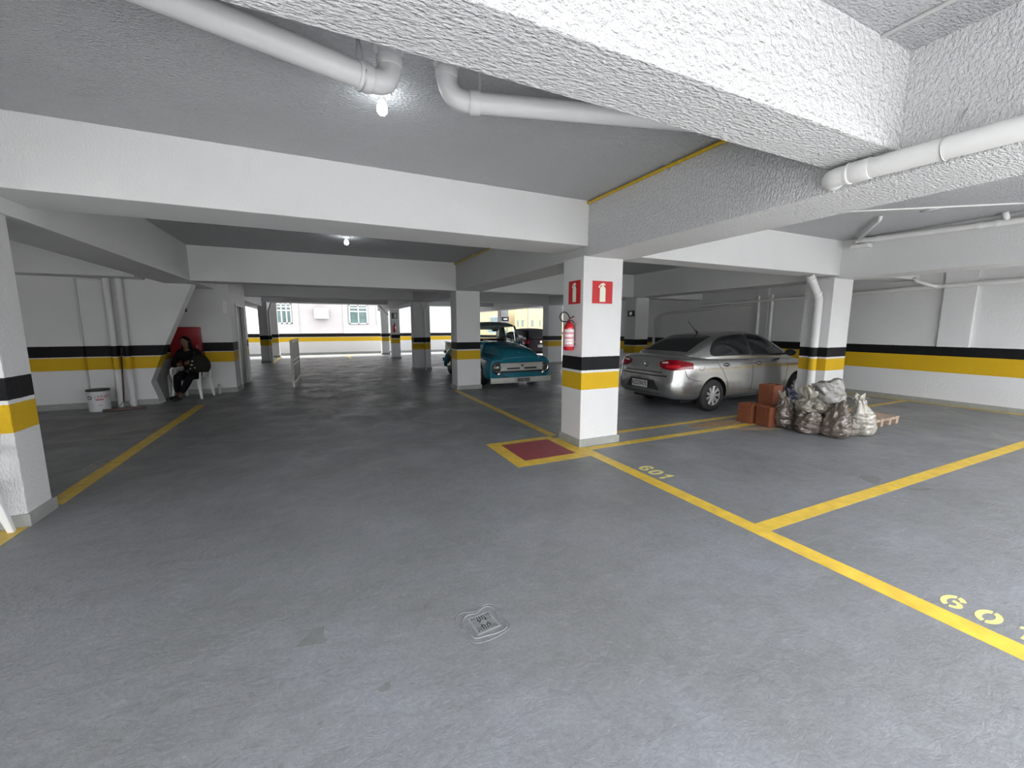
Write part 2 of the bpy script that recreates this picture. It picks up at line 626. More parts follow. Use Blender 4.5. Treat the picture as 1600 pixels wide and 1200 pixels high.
beam(7, 9.07, 4.28, 2.50, 11.4, 4.70, label='white cross beam from the right column to the wall')
beam(8, -2.11, 9.60, 2.40, 3.03, 10.1, label='white cross beam over the second row of columns')
beam(9, 3.66, 9.60, 2.40, 8.45, 10.1, label='white cross beam of the second row on the right')
beam(10, 9.07, 9.60, 2.40, 11.4, 10.1, label='white cross beam of the second row at the right wall')
beam(11, -9, 14.55, 2.46, 11.4, 15.0, label='white cross beam of the third row')
beam(12, -9, 20.35, 2.58, 17, 20.8, label='white cross beam of the fourth row')
beam(13, -9, 23.8, 2.72, 17, 24.2, label='white cross beam nearest the far opening')
beam(14, -9, 9.9, 2.45, -3.0, 10.45, label='white beam along the top of the left wall')
beam(15, 14.2, 13.4, 2.40, 14.8, 24.2, label='white beam far right beyond the right wall')

# ------------------------------------------------------------------ walls
struct('wall_right', MB().box(11.3, -0.9, 0, 11.5, 13.5, 3.04).box(11.22, 3.40, 1.15, 11.3, 3.85, 3.04).box(11.2, 12.9, 0, 11.5, 13.5, 3.04).box(11.26, 7.4, 1.15, 11.3, 7.8, 3.04), M['wall_right'],
       'white right hand wall with black and yellow bands')
struct('baseboard_right', MB().box(11.27, -0.9, 0, 11.3, 13.5, 0.09), M['skirt'], 'grey skirting along the right wall', bevel=0.004)
struct('wall_far', MB().box(-9, 25.3, 0, 17, 25.6, 1.17), M['wall_banded'], 'low far parapet wall with black and yellow bands')
struct('baseboard_far', MB().box(-9, 25.27, 0, 17, 25.3, 0.12), M['skirt'], 'grey skirting of the far parapet')
lw = MB()
# left wall: the stair flight's side cuts its right edge on a slant
pts = [(-9, 0), (-2.98, 0), (-3.10, 0.45), (-2.81, 1.17), (-2.24, 2.46), (-2.24, 3.04), (-9, 3.04)]
lw.prism(pts, lambda x, z: (x, 10.42, z), lambda x, z: (x, 10.74, z))
struct('wall_left', lw, M['wall_banded'], 'white left wall whose right edge slopes like a stair flight')
struct('baseboard_left', MB().box(-9, 10.39, 0, -2.99, 10.42, 0.11), M['skirt'], 'grey skirting along the left wall')
struct('trim_17', MB().box(-25, -7.6, -0.3, 28, -1.3, -0.002), mat('pale bounce ground', (0.66, 0.66, 0.65), 0.8), 'unseen pale ground added behind the viewer to bounce light upward')  # unseen reflector, added and kept pale to bounce light onto ceiling and beams
struct('wall_shade_left', MB().box(-9, -0.9, 0, -7.2, -0.7, 3.04), M['wall_banded'], 'unseen white wall piece added to shade the left bay')  # unseen wall piece, added and sized to dim the left bay
struct('wall_sky_block', MB().box(-25, -7.8, 0, 28, -7.6, 3.0), mat('grey sky blocker', (0.2, 0.2, 0.2), 0.8), 'unseen grey wall added behind the viewer to block low sky light')  # unseen dark wall, added so that yard light comes from above
struct('wall_side', MB().box(-9.2, -0.9, 0, -9, 25.6, 3.04), M['wall_banded'], 'white side wall far left')
# door core
core = MB().box(-9, 11.6, 0, -1.85, 11.8, 3.04).box(-2.05, 11.8, 0, -1.85, 12.25, 3.04).box(-2.05, 13.45, 0, -1.85, 13.95, 3.04).box(-2.05, 12.25, 2.12, -1.85, 13.45, 3.04).box(-9, 13.75, 0, -2.05, 13.95, 3.04)
struct('wall_core', core, M['wall_banded'], 'white stair core wall behind the seated person')
struct('baseboard_core', MB().box(-9, 11.57, 0, -1.83, 11.6, 0.11).box(-1.85, 11.6, 0, -1.82, 12.2, 0.11), M['skirt'], 'grey skirting of the stair core')
dm = empty('door_1', (-1.85, 12.25, 0))
tag(dm, 'dark grey metal door with a pale frame in the stair core', None, None, 'structure')
M['door'] = mat('dark grey door paint', (0.07, 0.075, 0.075), 0.4, var=0.06)
M['door_frame'] = mat('pale door frame', (0.62, 0.63, 0.62), 0.4, var=0.04)
MB().box(-0.10, 0.06, 0.01, -0.05, 1.14, 2.06).build('door_leaf', M['door'], dm, bevel=0.004)
MB().box(-0.16, 0.0, 0, 0.03, 0.06, 2.12).box(-0.16, 1.14, 0, 0.03, 1.20, 2.12).box(-0.16, 0.06, 2.06, 0.03, 1.14, 2.12).build('door_frame', M['door_frame'], dm, bevel=0.003)
hd = MB().box(-0.05, 1.02, 0.98, -0.035, 1.06, 1.16).tube([(-0.045, 1.04, 1.08), (0.0, 1.04, 1.08), (0.0, 0.92, 1.08)], 0.008, 8).build('door_handle', M['steel'], dm)
# stair mass behind the left wall
struct('trim_16', MB().prism([(-6.2, 0), (-3.10, 0.0), (-3.10, 0.45), (-2.95, 0.85), (-6.2, 0.85)], lambda x, z: (x, 10.74, z), lambda x, z: (x, 11.55, z)), M['skirt'], 'grey base under the stair flight')


# ------------------------------------------------------------------ columns
def column(x0, x1, y0, y1, label, top=2.41, m='column', skirt=0.10, group=None):
    c = MB().box(-(x1 - x0) / 2, 0, 0, (x1 - x0) / 2, y1 - y0, top).build('column', M[m], bevel=0.008)
    c.location = ((x0 + x1) / 2, y0, 0)
    tag(c, label, 'column', group)
    w, d, t = (x1 - x0) / 2, y1 - y0, 0.022
    MB().box(-w - t, -t, 0, w + t, 0, skirt).box(-w - t, d, 0, w + t, d + t, skirt).box(-w - t, 0, 0, -w, d, skirt).box(w, 0, 0, w + t, d, skirt).build('skirting', M['skirt'], c, bevel=0.003)
    return c


column(2.98, 3.585, 4.29, 4.75, 'white central column carrying two red extinguisher signs', 2.41)
column(-2.75, -2.15, 4.36, 4.69, 'white rough column at the left edge of the view behind a plastic chair', 2.41, 'column_rough')
column(8.36, 8.97, 4.32, 4.80, 'white right column with a bent downpipe rising behind rubble bags', 2.41)
column(3.03, 3.64, 9.62, 10.1, 'white column standing in front of the turquoise pickup', 2.41)
column(8.58, 9.08, 9.62, 10.1, 'white column behind the silver sedan with a small dark plate', 2.41)
column(3.02, 3.61, 14.57, 15.0, 'white column behind the pickup with a thin pipe down its face', 2.47)
column(8.47, 9.14, 14.6, 15.05, 'white column right of the dark hatchback', 2.47)
column(3.17, 3.57, 20.4, 20.8, 'slim far column carrying a small extinguisher sign', 2.6)
column(-2.28, -1.94, 20.4, 20.75, 'slim far column at the left with pipes beside it', 2.6)
column(3.15, 3.55, 23.75, 24.15, 'slimmest far column near the parapet on the right', 2.74)
column(-2.18, -1.84, 23.75, 24.15, 'slim far column near the parapet on the left', 2.74)
column(8.90, 9.35, 20.4, 20.8, 'far column above the pickup roof with a dark plate', 2.6)


# ------------------------------------------------------------------ pipes
def arc3(c, a, b, n=8):
    """quarter bend from c+a to c+b around the corner c+a+b"""
    c, a, b = Vector(c), Vector(a), Vector(b)
    k = c + a + b
    return [k - b * math.cos(t) - a * math.sin(t) for t in [PI / 2 * i / n for i in range(n + 1)]]


def bend(p, din, dout, r, n=8):
    """points of a bend at corner p arriving along din and leaving along dout"""
    p, din, dout = Vector(p), Vector(din).normalized(), Vector(dout).normalized()
    a, b = p - din * r, p + dout * r
    out = []
    for i in range(n + 1):
        t = i / n
        out.append(a * (1 - t) ** 2 + p * 2 * t * (1 - t) + b * t * t)
    return out


def ring_at(parent, p, d, r, w, m, name='coupling'):
    d = Vector(d).normalized()
    p = Vector(p)
    MB().tube([p - d * w / 2, p - d * w * 0.42, p + d * w * 0.42, p + d * w / 2], [r * 0.97, r, r, r * 0.97], 20).build(name, m, parent, smooth='auto')


# drain pipe 1 (left of the bulb)
d1 = Vector((-0.96, -0.277, 0.0)).normalized()
E1 = Vector((0.43, 2.475, 2.835))
p1 = tag(empty('drain_pipe', (0, 0, 0)), 'thick grey drain pipe under the ceiling elbowing up beside the near bulb', 'pipe')
run = [E1 + d1 * 2.75]
pts = [tuple(E1 + d1 * 2.75)] + [tuple(v) for v in bend(E1, -d1, (0, 0, 1), 0.11)] + [(E1.x, E1.y, 3.04)]
MB().tube(pts, 0.061, 20).build('pipe', M['pvc'], p1, smooth='auto')
ring_at(p1, E1 + d1 * 0.145, d1, 0.069, 0.07, M['pvc'])
ring_at(p1, (E1.x, E1.y, 2.955), (0, 0, 1), 0.069, 0.05, M['pvc'])
ring_at(p1, (E1.x, E1.y, 3.03), (0, 0, 1), 0.080, 0.02, M['pvc'])
sp = MB()
q = E1 + d1 * 0.16
side = Vector((-d1.y, d1.x, 0))
sp.tube([q + side * 0.071 * math.cos(t) + Vector((0, 0, 1)) * 0.071 * math.sin(t) for t in [PI * (1.0 + i / 10) for i in range(11)]], 0.004, 6)
sp.tube([q - side * 0.071, q - side * 0.03 + Vector((0, 0, 0.2))], 0.005, 6)
sp.tube([q + side * 0.071, q - side * 0.02 + Vector((0, 0, 0.2))], 0.005, 6)
sp.build('hanger_strap', M['strap'], p1, smooth=True)
# drain pipe 2 (right of the bulb)
d2 = Vector((0.96, -0.277, 0)).normalized()
E2 = Vector((0.745, 2.47, 2.835))
p2 = tag(empty('drain_pipe', (0, 0, 0)), 'grey drain pipe elbowing down right of the bulb and running behind the near beam', 'pipe')
L2 = (3.03 - E2.x) / d2.x
MB().tube([(E2.x, E2.y, 3.04)] + [tuple(v) for v in bend(E2, (0, 0, -1), d2, 0.13)] + [tuple(E2 + d2 * L2)], 0.056, 20).build('pipe', M['pvc'], p2, smooth='auto')
ring_at(p2, E2 + d2 * 0.16, d2, 0.064, 0.06, M['pvc'])
ring_at(p2, (E2.x, E2.y, 2.975), (0, 0, 1), 0.064, 0.05, M['pvc'])
ring_at(p2, (E2.x, E2.y, 3.03), (0, 0, 1), 0.074, 0.02, M['pvc'])
q = E2 + d2 * 0.19
MB().tube([q + Vector((0, 0, 0.05)), q + Vector((0, 0, 0.205))], 0.008, 8).build('hanger_rod', M['strap'], p2)
# drain pipe 3 along the middle beam, near right
p3 = tag(empty('drain_pipe', (0, 0, 0)), 'white drain pipe strapped along the near right beam face, ending in an elbow', 'pipe')
A3 = Vector((2.94, 1.60, 2.462))
B3 = Vector((2.94, -0.65, 2.40))
dd = (B3 - A3).normalized()
MB().tube([(3.06, 1.62, 2.464)] + [tuple(v) for v in bend(A3 + Vector((0, 0.02, 0)), (-1, 0, 0), dd, 0.075)] + [tuple(B3)], 0.055, 20).build('pipe', M['pvc_w'], p3, smooth='auto')
ring_at(p3, A3 + dd * 0.10, dd, 0.061, 0.012, M['pvc_w'])
ring_at(p3, A3 + dd * 0.165, dd, 0.0595, 0.09, M['pvc_w'])
q = A3 + dd * 0.52
MB().tube([q + Vector((math.cos(t), 0, math.sin(t))) * 0.0585 for t in [2 * PI * i / 20 for i in range(21)]], 0.0035, 6).tube([q + Vector((0.03, 0, 0.055)), q + Vector((0.085, -0.03, 0.19))], 0.004, 6).build('hanger_strap', M['strap'], p3, smooth=True)
# gas pipe
gp = tag(empty('gas_pipe', (0, 0, 0)), 'thin yellow gas pipe clipped along the top of the near middle beam', 'pipe')
MB().tube([(3.005, 4.27, 3.01), (3.005, 1.65, 3.01)], 0.0165, 12).build('pipe', M['gas'], gp, smooth='auto')
for yy in (3.03,):
    MB().box(2.97, yy - 0.018, 3.022, 3.035, yy + 0.018, 3.04).box(2.975, yy - 0.012, 2.985, 3.03, yy + 0.012, 2.99).box(3.022, yy - 0.012, 2.985, 3.03, yy + 0.012, 3.03).build('pipe_clip', M['strap'], gp)
gp2 = tag(empty('gas_pipe', (0, 0, 0)), 'dull yellow gas pipe clipped to the beam above the pickup column', 'pipe')
MB().tube([(3.005, 9.6, 3.01), (3.005, 4.93, 3.01)], 0.0165, 12).build('pipe', M['gas'], gp2, smooth='auto')
for yy in (6.9, 8.3):
    MB().box(2.96, yy - 0.03, 3.022, 3.035, yy + 0.03, 3.04).box(2.975, yy - 0.012, 2.985, 3.03, yy + 0.012, 2.99).build('pipe_clip', M['strap'], gp2)
# right bay pipes
p4 = tag(empty('drain_pipe', (0, 0, 0)), 'white pipe with couplings high along the right beam face', 'pipe')
A4, B4 = Vector((8.36, 4.05, 2.985)), Vector((8.36, -0.65, 2.826))
dd = (B4 - A4).normalized()
MB().tube([A4, B4], 0.042, 16).build('pipe', M['pvc_w'], p4, smooth='auto')
for t in (0.12, 0.3, 1.45, 1.62, 1.95, 2.1):
    ring_at(p4, A4 + dd * t, dd, 0.049, 0.05, M['pvc_w'])
MB().box(8.30, 3.86, 2.86, 8.45, 4.1, 2.92).build('bracket', M['pvc_w'], p4)
MB().tube([(8.30, 4.0, 2.99), (7.10, 3.20, 3.0), (7.02, 3.15, 3.04)], 0.022, 10).build('branch_pipe', M['pvc_w'], p4, smooth=True)
MB().tube([(8.36, 2.35, 2.94), (8.25, 2.35, 3.04)], 0.03, 10).build('branch_pipe', M['pvc_w'], p4, smooth=True)
cn = tag(empty('conduit', (0, 0, 0)), 'thin white conduit crossing the ceiling of the right bay', 'conduit')
MB().tube([(5.2, 3.98, 3.03), (6.35, 3.17, 3.03), (8.4, 1.65, 3.03)], 0.011, 8).build('conduit_run', M['pvc_w'], cn, smooth=True)
MB().tube([(7.12, 2.60, 3.03), (7.2, 2.8, 3.035)], 0.02, 8).build('conduit_stub', M['pvc_w'], cn, smooth=True)
cn2 = tag(MB().tube([(2.72, 1.31, 3.03), (2.72, -0.65, 3.03)], 0.012, 8).build('conduit', M['pvc_w'], smooth=True), 'thin white conduit on the near right ceiling beside the beam', 'conduit')
# wall pipe right
p5 = tag(empty('drain_pipe', (0, 0, 0)), 'long white pipe along the top of the right wall', 'pipe')
MB().tube([(11.20, -1.0, 2.44), (11.20, 9.5, 2.22)], 0.045, 14).build('pipe', M['pvc_w'], p5, smooth='auto')
MB().tube([(11.2, 3.95, 2.34), (11.1, 4.0, 2.36), (11.02, 4.2, 2.45)] + [(11.02, 4.27, 2.52)], 0.036, 12).build('branch_pipe', M['pvc_w'], p5, smooth=True)
for i, yy in enumerate((7.25, 7.62)):
    tag(MB().tube([(11.2, yy, 0.95), (11.2, yy, 2.4)], 0.04, 12).build('vertical_pipe', M['pvc_w'], smooth='auto'),
        ['white vertical pipe on the right wall behind the sedan, nearer the viewer', 'white vertical pipe on the right wall behind the sedan, farther one'][i], 'pipe', 'vertical pipes on the right wall')
# dark pipe behind sedan
p6 = tag(empty('downpipe', (0, 0, 0)), 'grey pipe on the wall behind the sedan stepping down beside the far column', 'pipe')
MB().tube([(11.22, 7.8, 2.2), (11.22, 11.0, 2.02), (11.22, 11.25, 1.98), (11.22, 11.45, 1.9), (11.22, 11.55, 1.8), (11.22, 11.6, 0.1)], 0.045, 12).build('pipe', M['pvc'], p6, smooth='auto')
# downpipe on the right column
p7 = tag(empty('downpipe', (0, 0, 0)), 'bent white downpipe standing against the left side of the right column', 'pipe')
MB().tube([(7.93, 4.5, 2.46), (7.99, 4.5, 2.38), (8.22, 4.5, 2.12), (8.265, 4.5, 2.05), (8.27, 4.5, 1.95), (8.27, 4.5, 0)], 0.068, 16).build('pipe', plaster('banded pipe paint', [(0.735, WHT), (0.965, YEL), (0.985, WHT), (1.17, BLK), (4, (0.7, 0.7, 0.69))], bump=0.05), p7, smooth='auto')
ring_at(p7, (8.20, 4.5, 2.145), (0.66, 0, -0.75), 0.076, 0.05, M['pvc_w'])
ring_at(p7, (7.99, 4.5, 2.385), (0.66, 0, -0.75), 0.076, 0.03, M['pvc_w'])
# left wall pipes
PB = plaster('left pipe paint', [(0.73, WHT), (0.965, YEL), (0.98, WHT), (1.18, BLK), (4, (0.72, 0.72, 0.71))], bump=0.05)
for i, xx in enumerate((-3.56, -3.38)):
    o = MB().tube([(xx, 10.34, 0), (xx, 10.34, 2.46)], 0.055, 14).build('vertical_pipe', PB, smooth='auto')
    tag(o, ['left one of the two thick vertical pipes behind the squeegee', 'right one of the two thick vertical pipes behind the squeegee'][i], 'pipe', 'vertical pipes on the left wall')
tag(MB().tube([(-4.02, 10.40, 0.1), (-4.02, 10.40, 2.40), (-3.99, 10.36, 2.44), (-3.62, 10.36, 2.40)], 0.018, 8).build('thin_pipe', PB, smooth=True), 'thin pipe down the left wall turning right to the thick pipes', 'pipe')
for i, (xx, w, hh_) in enumerate(((-3.13, 0.07, 3.04), (-2.98, 0.05, 0.60))):
    tag(MB().tube([(xx, 11.46, 0), (xx, 11.46, hh_)], w, 14).build('vertical_pipe', PB, smooth='auto'),
        ['white vertical pipe left of the seated person, nearer the stair', 'short white pipe stub below the red cabinet beside the seated person'][i], 'pipe', 'vertical pipes by the seated person')
tag(MB().tube([(3.40, 14.52, 0), (3.40, 14.52, 2.15), (3.33, 14.5, 2.3), (3.2, 14.5, 2.42)], 0.035, 10).tube([(3.40, 14.52, 2.15), (3.52, 14.5, 2.35), (3.56, 14.5, 2.45)], 0.02, 8).build('downpipe', M['column'], smooth=True),
    'thin forked pipe down the face of the column behind the pickup', 'pipe')
tag(MB().tube([(-1.88, 20.36, 0), (-1.88, 20.36, 2.2), (-1.74, 20.36, 2.55)], 0.05, 10).build('downpipe', M['column'], smooth=True), 'pipe beside the slim far left column', 'pipe')
tag(MB().tube([(3.05, 20.36, 2.1), (2.62, 20.36, 2.55)], 0.04, 10).build('downpipe', M['pvc'], smooth=True), 'slanting pipe beside the slim column with the small sign', 'pipe')
tag(MB().tube([(8.72, 20.3, 0), (8.72, 20.3, 2.58)], 0.04, 10).build('downpipe', M['pvc'], smooth=True), 'grey pipe left of the far column above the pickup roof', 'pipe')


# ------------------------------------------------------------------ ceiling bulbs
M['bulb'] = mat('glowing bulb', (0.9, 0.95, 1.0), 0.3, var=0, emit=45)


def bulb(x, y, label, z=3.04, size=1.0):
    e = empty('ceiling_bulb', (x, y, z), 0, label, 'lamp', 'bare bulbs on the ceiling')
    MB().lathe([(0.001, 0), (0.062, 0), (0.06, -0.012), (0.045, -0.024), (0.028, -0.03), (0.026, -0.055), (0.001, -0.055)], 24).build('lamp_holder', M['white_plastic'], e, smooth='auto')
    MB().lathe([(0.001, -0.135), (0.018, -0.13), (0.030, -0.115), (0.034, -0.098), (0.030, -0.078), (0.018, -0.06), (0.014, -0.054), (0.001, -0.054)], 20).build('bulb', M['bulb'], e, smooth=True)
    return e


bulb(0.457, 2.955, 'glowing bare bulb in a white holder beside the drain pipe elbow')
bulb(0.51, 7.62, 'small distant glowing bulb on the ceiling beyond the first cross beam')
bulb(-3.6, 22.6, 'tiny far glowing bulb above the door frame')

# ------------------------------------------------------------------ signs


def ext_glyph(mb, s, f):
    """white extinguisher figure in sign units (-0.5..0.5, -0.5..0.5)"""
    body = [(-0.14, -0.42), (0.14, -0.42), (0.14, 0.16), (0.10, 0.24), (0.04, 0.28), (0.04, 0.33), (-0.04, 0.33), (-0.04, 0.28), (-0.10, 0.24), (-0.14, 0.16)]
    mb.prism(body, lambda u, v: f(u, v, 0), lambda u, v: f(u, v, 1))
    lever = [(-0.22, 0.22), (-0.17, 0.19), (-0.10, 0.31), (-0.03, 0.33), (0.13, 0.31), (0.13, 0.36), (0.04, 0.385), (0.12, 0.41), (0.02, 0.42), (-0.08, 0.39), (-0.17, 0.31)]
    mb.prism(lever, lambda u, v: f(u, v, 0), lambda u, v: f(u, v, 1))


s1 = tag(MB().box(3.115, 4.284, 1.838, 3.425, 4.290, 2.115).build('extinguisher_sign', M['sign_red'], bevel=0.002), 'bright red square extinguisher sign on the front of the central column', 'sign')
g = MB()
ext_glyph(g, 1, lambda u, v, t: (3.27 + u * 0.31, 4.284 - 0.0015 * t, 1.976 + v * 0.277))
g.build('extinguisher_figure', M['sign_glow'], s1)
s2 = tag(MB().box(2.974, 4.345, 1.835, 2.980, 4.61, 2.125).build('extinguisher_sign', M['sign_red'], bevel=0.002), 'shaded dark red extinguisher sign on the left side of the central column', 'sign')
g = MB()
ext_glyph(g, 1, lambda u, v, t: (2.974 - 0.0015 * t, 4.475 - u * 0.27, 1.98 + v * 0.285))
g.build('extinguisher_figure', M['sign_glow'], s2)
s3 = tag(MB().box(3.20, 20.39, 1.93, 3.46, 20.40, 2.20).build('extinguisher_sign', M['metal_dark']), 'small dark sign with a white figure on the slim far column', 'sign')
MB().box(3.32, 20.382, 1.96, 3.42, 20.39, 2.17).build('extinguisher_figure', M['sign_glow'], s3)
s4 = tag(MB().box(8.56, 9.66, 1.85, 8.58, 9.97, 2.03).build('dark_plate', M['black'], bevel=0.01), 'small dark plate on the column behind the silver sedan', 'sign')
MB().lathe([(0.03, 0), (0.055, 0), (0.055, 0.003), (0.03, 0.003)], 16, (8.556, 9.82, 1.94), 'x').build('plate_mark', M['steel'], s4)
s5 = tag(MB().box(8.94, 20.36, 1.84, 9.36, 20.39, 2.06).build('dark_plate', M['black'], bevel=0.01), 'dark plate on the far column above the pickup roof', 'sign')
MB().box(9.04, 20.355, 1.92, 9.26, 20.36, 1.98).build('plate_mark', M['steel'], s5)
tag(MB().box(-2.80, 11.575, 1.88, -2.66, 11.6, 2.07).build('wall_plate', M['black']), 'small black plate on the wall above the red cabinet', 'sign')
tag(MB().box(-1.98, 11.585, 1.86, -1.91, 11.6, 2.14).build('paper_notice', M['white_plastic']), 'narrow white notice on the wall left of the grey door', 'notice')
# red hose cabinet
hc = empty('hose_cabinet', (-2.72, 11.6, 0), 0, 'dark red hose cabinet on the wall behind the seated person', 'cabinet')
MB().box(-0.28, -0.16, 0.62, 0.28, 0, 1.54).build('body', M['door_red'], hc, bevel=0.006)
MB().box(-0.262, -0.172, 0.64, 0.262, -0.16, 1.52).build('door', M['door_red'], hc, bevel=0.004)
MB().box(0.20, -0.19, 1.06, 0.225, -0.172, 1.14).build('latch', M['steel'], hc)


# ------------------------------------------------------------------ fire extinguishers
def extinguisher(loc, label, s=1.0, detail=True):
    e = empty('fire_extinguisher', loc, 0, label, 'fire extinguisher')
    r = 0.066 * s
    h = 0.33 * s
    MB().lathe([(0.001, 0), (r * 0.85, 0), (r, 0.015), (r, h - 0.05), (r * 0.93, h - 0.02), (r * 0.6, h + 0.012), (0.02, h + 0.025), (0.001, h + 0.025)], 24).build('tank', M['red'], e, smooth='auto')
    v = MB().lathe([(0.001, h + 0.02), (0.018, h + 0.02), (0.018, h + 0.06), (0.001, h + 0.06)], 12)
    v.tube([(0, 0, h + 0.045), (0.02, -0.03, h + 0.05), (0.03, -0.07, h + 0.02)], 0.007, 6)
    v.tube([(0, 0, h + 0.065), (0.03, -0.02, h + 0.085), (0.05, -0.04, h + 0.10)], 0.007, 6)
    v.build('valve_handle', mat('dark red metal', (0.16, 0.01, 0.015), 0.35, 0.3), e, smooth=True)
    loop = []
    for i in range(23):
        t = math.radians(-10 + 300 * i / 22)
        loop.append((-0.055 - 0.0 + 0.062 * math.cos(t) - 0.01, 0.02 * math.sin(t), h + 0.085 + 0.062 * math.sin(t)))
    loop = [(-0.005, 0, h + 0.045), (-0.03, 0, h + 0.028)] + [(-0.065 + 0.064 * math.cos(t), 0.012, h + 0.09 + 0.060 * math.sin(t)) for t in [math.radians(-75 - 255 * i / 18) for i in range(19)]] + [(0.012, 0.0, h + 0.07)]
    MB().tube(loop, 0.0075, 8).build('hose', M['rubber'], e, smooth=True)
    if detail:
        n = 14
        for (z0, z1, c, nm) in ((h * 0.15, h * 0.82, (0.50, 0.16, 0.22), 'label'),):
            q = MB()
            ring = []
            for z in (z0, z1):
                ring.append([((r + 0.001) * math.sin(t), -(r + 0.001) * math.cos(t), z) for t in [math.radians(-100 + 150 * i / n) for i in range(n + 1)]])
            q.loft(ring, False, False)
            lab = q.build('label', mat('pale red label', (0.62, 0.25, 0.30), 0.35, var=0.1, nscale=80), e, smooth=True, fix=False)
            st = MB()
            for (a, b2) in ((0.70, 0.80), (0.52, 0.62), (0.36, 0.44), (0.24, 0.34)):
                st.loft([[((r + 0.0018) * math.sin(t), -(r + 0.0018) * math.cos(t), h * z) for t in [math.radians(-80 + (105 + 12 * (a > 0.6)) * i / n) for i in range(n + 1)]] for z in (a, b2)], False, False)
            st.build('label_print', mat('white label print', (0.78, 0.72, 0.70), 0.4, var=0.25, nscale=150), lab, smooth=True, fix=False)
    MB().box(0.5 * r, -0.012, h * 0.3, 0.10, 0.012, h * 0.36).box(0.088, -0.02, h * 0.2, 0.10, 0.02, h * 1.0).build('wall_bracket', M['steel'], e)
    return e


extinguisher((2.88, 4.44, 1.25), 'red fire extinguisher with a black hose loop hung on the central column')
e2 = extinguisher((3.30, 20.31, 1.28), 'small distant fire extinguisher under the sign on the slim far column', 1.0, False)
e2.rotation_euler = (0, 0, PI / 2)


# ------------------------------------------------------------------ car helpers
def bvh_of(o):
    me = o.data
    return BVHTree.FromPolygons([v.co.copy() for v in me.vertices], [tuple(p.vertices) for p in me.polygons])


def wrap(bvh, lo, up, nv, dirf, off, name, m, parent, thick=0.0):
    """strip of quads between two rows of origins, projected on the body along dirf(point)"""
    rows = []
    for j in range(nv + 1):
        t = j / nv
        row = []
        for a, b in zip(lo, up):
            p = Vector(a).lerp(Vector(b), t)
            d = Vector(dirf(p)).normalized()
            hit, nrm, _, _ = bvh.ray_cast(p, d, 6)
            if hit is None:
                hit, nrm, _, _ = bvh.find_nearest(p)
            if nrm.dot(d) > 0:
                nrm = -nrm
            row.append(hit + nrm * off)
        rows.append(row)
    mb = MB().loft(rows, False, False)
    o = mb.build(name, m, parent, smooth=True, fix=False)
    return o


def dense(pts, n):
    """resample a 2D/3D polyline to n points by x order"""
    seg = [0]
    for a, b in zip(pts, pts[1:]):
        seg.append(seg[-1] + math.dist(a, b))
    out = []
    for i in range(n):
        s = seg[-1] * i / (n - 1)
        k = 0
        while k < len(seg) - 2 and seg[k + 1] < s:
            k += 1
        t = (s - seg[k]) / max(seg[k + 1] - seg[k], 1e-9)
        out.append(tuple(pts[k][q] + (pts[k + 1][q] - pts[k][q]) * t for q in range(len(pts[0]))))
    return out


def ring_from_half(half):
    """half: list of (y,z) from bottom centre to top centre, y >= 0 ; returns closed ring"""
    return half + [(-y, z) for y, z in reversed(half[1:-1])]


def wheel_parts(parent, x, y, r, w, out, rimmat, style='spokes', flip=1):
    """one wheel: tyre mesh with a rim below it; out = +1/-1 is the outward side"""
    prof = [(r * 0.62, -w / 2), (r * 0.86, -w / 2), (r * 0.97, -w / 2 + 0.02), (r, -w / 2 + 0.045), (r, w / 2 - 0.045), (r * 0.97, w / 2 - 0.02), (r * 0.86, w / 2), (r * 0.62, w / 2)]
    ty = MB()
    rings = []
    n = 36
    for rr, h in prof:
        rings.append([(rr * math.cos(2 * PI * k / n), h, rr * math.sin(2 * PI * k / n)) for k in range(n)])
    rings.append(rings[0])
    ty.loft(rings, True, False)
    t = ty.build('wheel', M['rubber'], parent, smooth='auto')
    t.location = (x, y, r)
    rm = MB()
    yo = out * (w / 2 - 0.012)
    yi = out * (w / 2 - 0.075)
    R0 = r * 0.66
    rm.loft([[(R0 * math.cos(2 * PI * k / n), yy, R0 * math.sin(2 * PI * k / n)) for k in range(n)] for yy in (yo, yi)] , True, False)
    rm.loft([[(rr * math.cos(2 * PI * k / n), yy, rr * math.sin(2 * PI * k / n)) for k in range(n)] for rr, yy in ((R0, yo), (R0 - 0.016, yo + out * 0.004), (R0 - 0.02, yo - out * 0.01))], True, False)
    if style == 'spokes':
        for k in range(9):
            a = 2 * PI * k / 9
            for s in (-0.10, 0.10):
                p0 = (0.04 * math.cos(a + s * 2), 0.04 * math.sin(a + s * 2))
                p1 = ((R0 - 0.01) * math.cos(a + s), (R0 - 0.01) * math.sin(a + s))
                rm.tube([(p0[0], yo - out * 0.012, p0[1]), (p1[0], yo - out * 0.006, p1[1])], [0.012, 0.011], 6)
        rm.lathe([(0.001, 0), (0.05, 0), (0.045, out * 0.012), (0.001, out * 0.014)], 16, (0, yo - out * 0.012, 0), 'y')
    else:
        rm.lathe([(0.001, out * 0.03), (0.08, out * 0.026), (0.11, 0), (R0 - 0.05, -out * 0.01), (R0 - 0.02, -out * 0.002)], 24, (0, yo - out * 0.02, 0), 'y')
    rm.build('rim', rimmat, t, smooth='auto')
    MB().lathe([(0.001, 0), (R0, 0), (R0, 0.004), (0.001, 0.004)], 24, (0, yi, 0), 'y').build('brake_disc', M['black'], t)
    return t


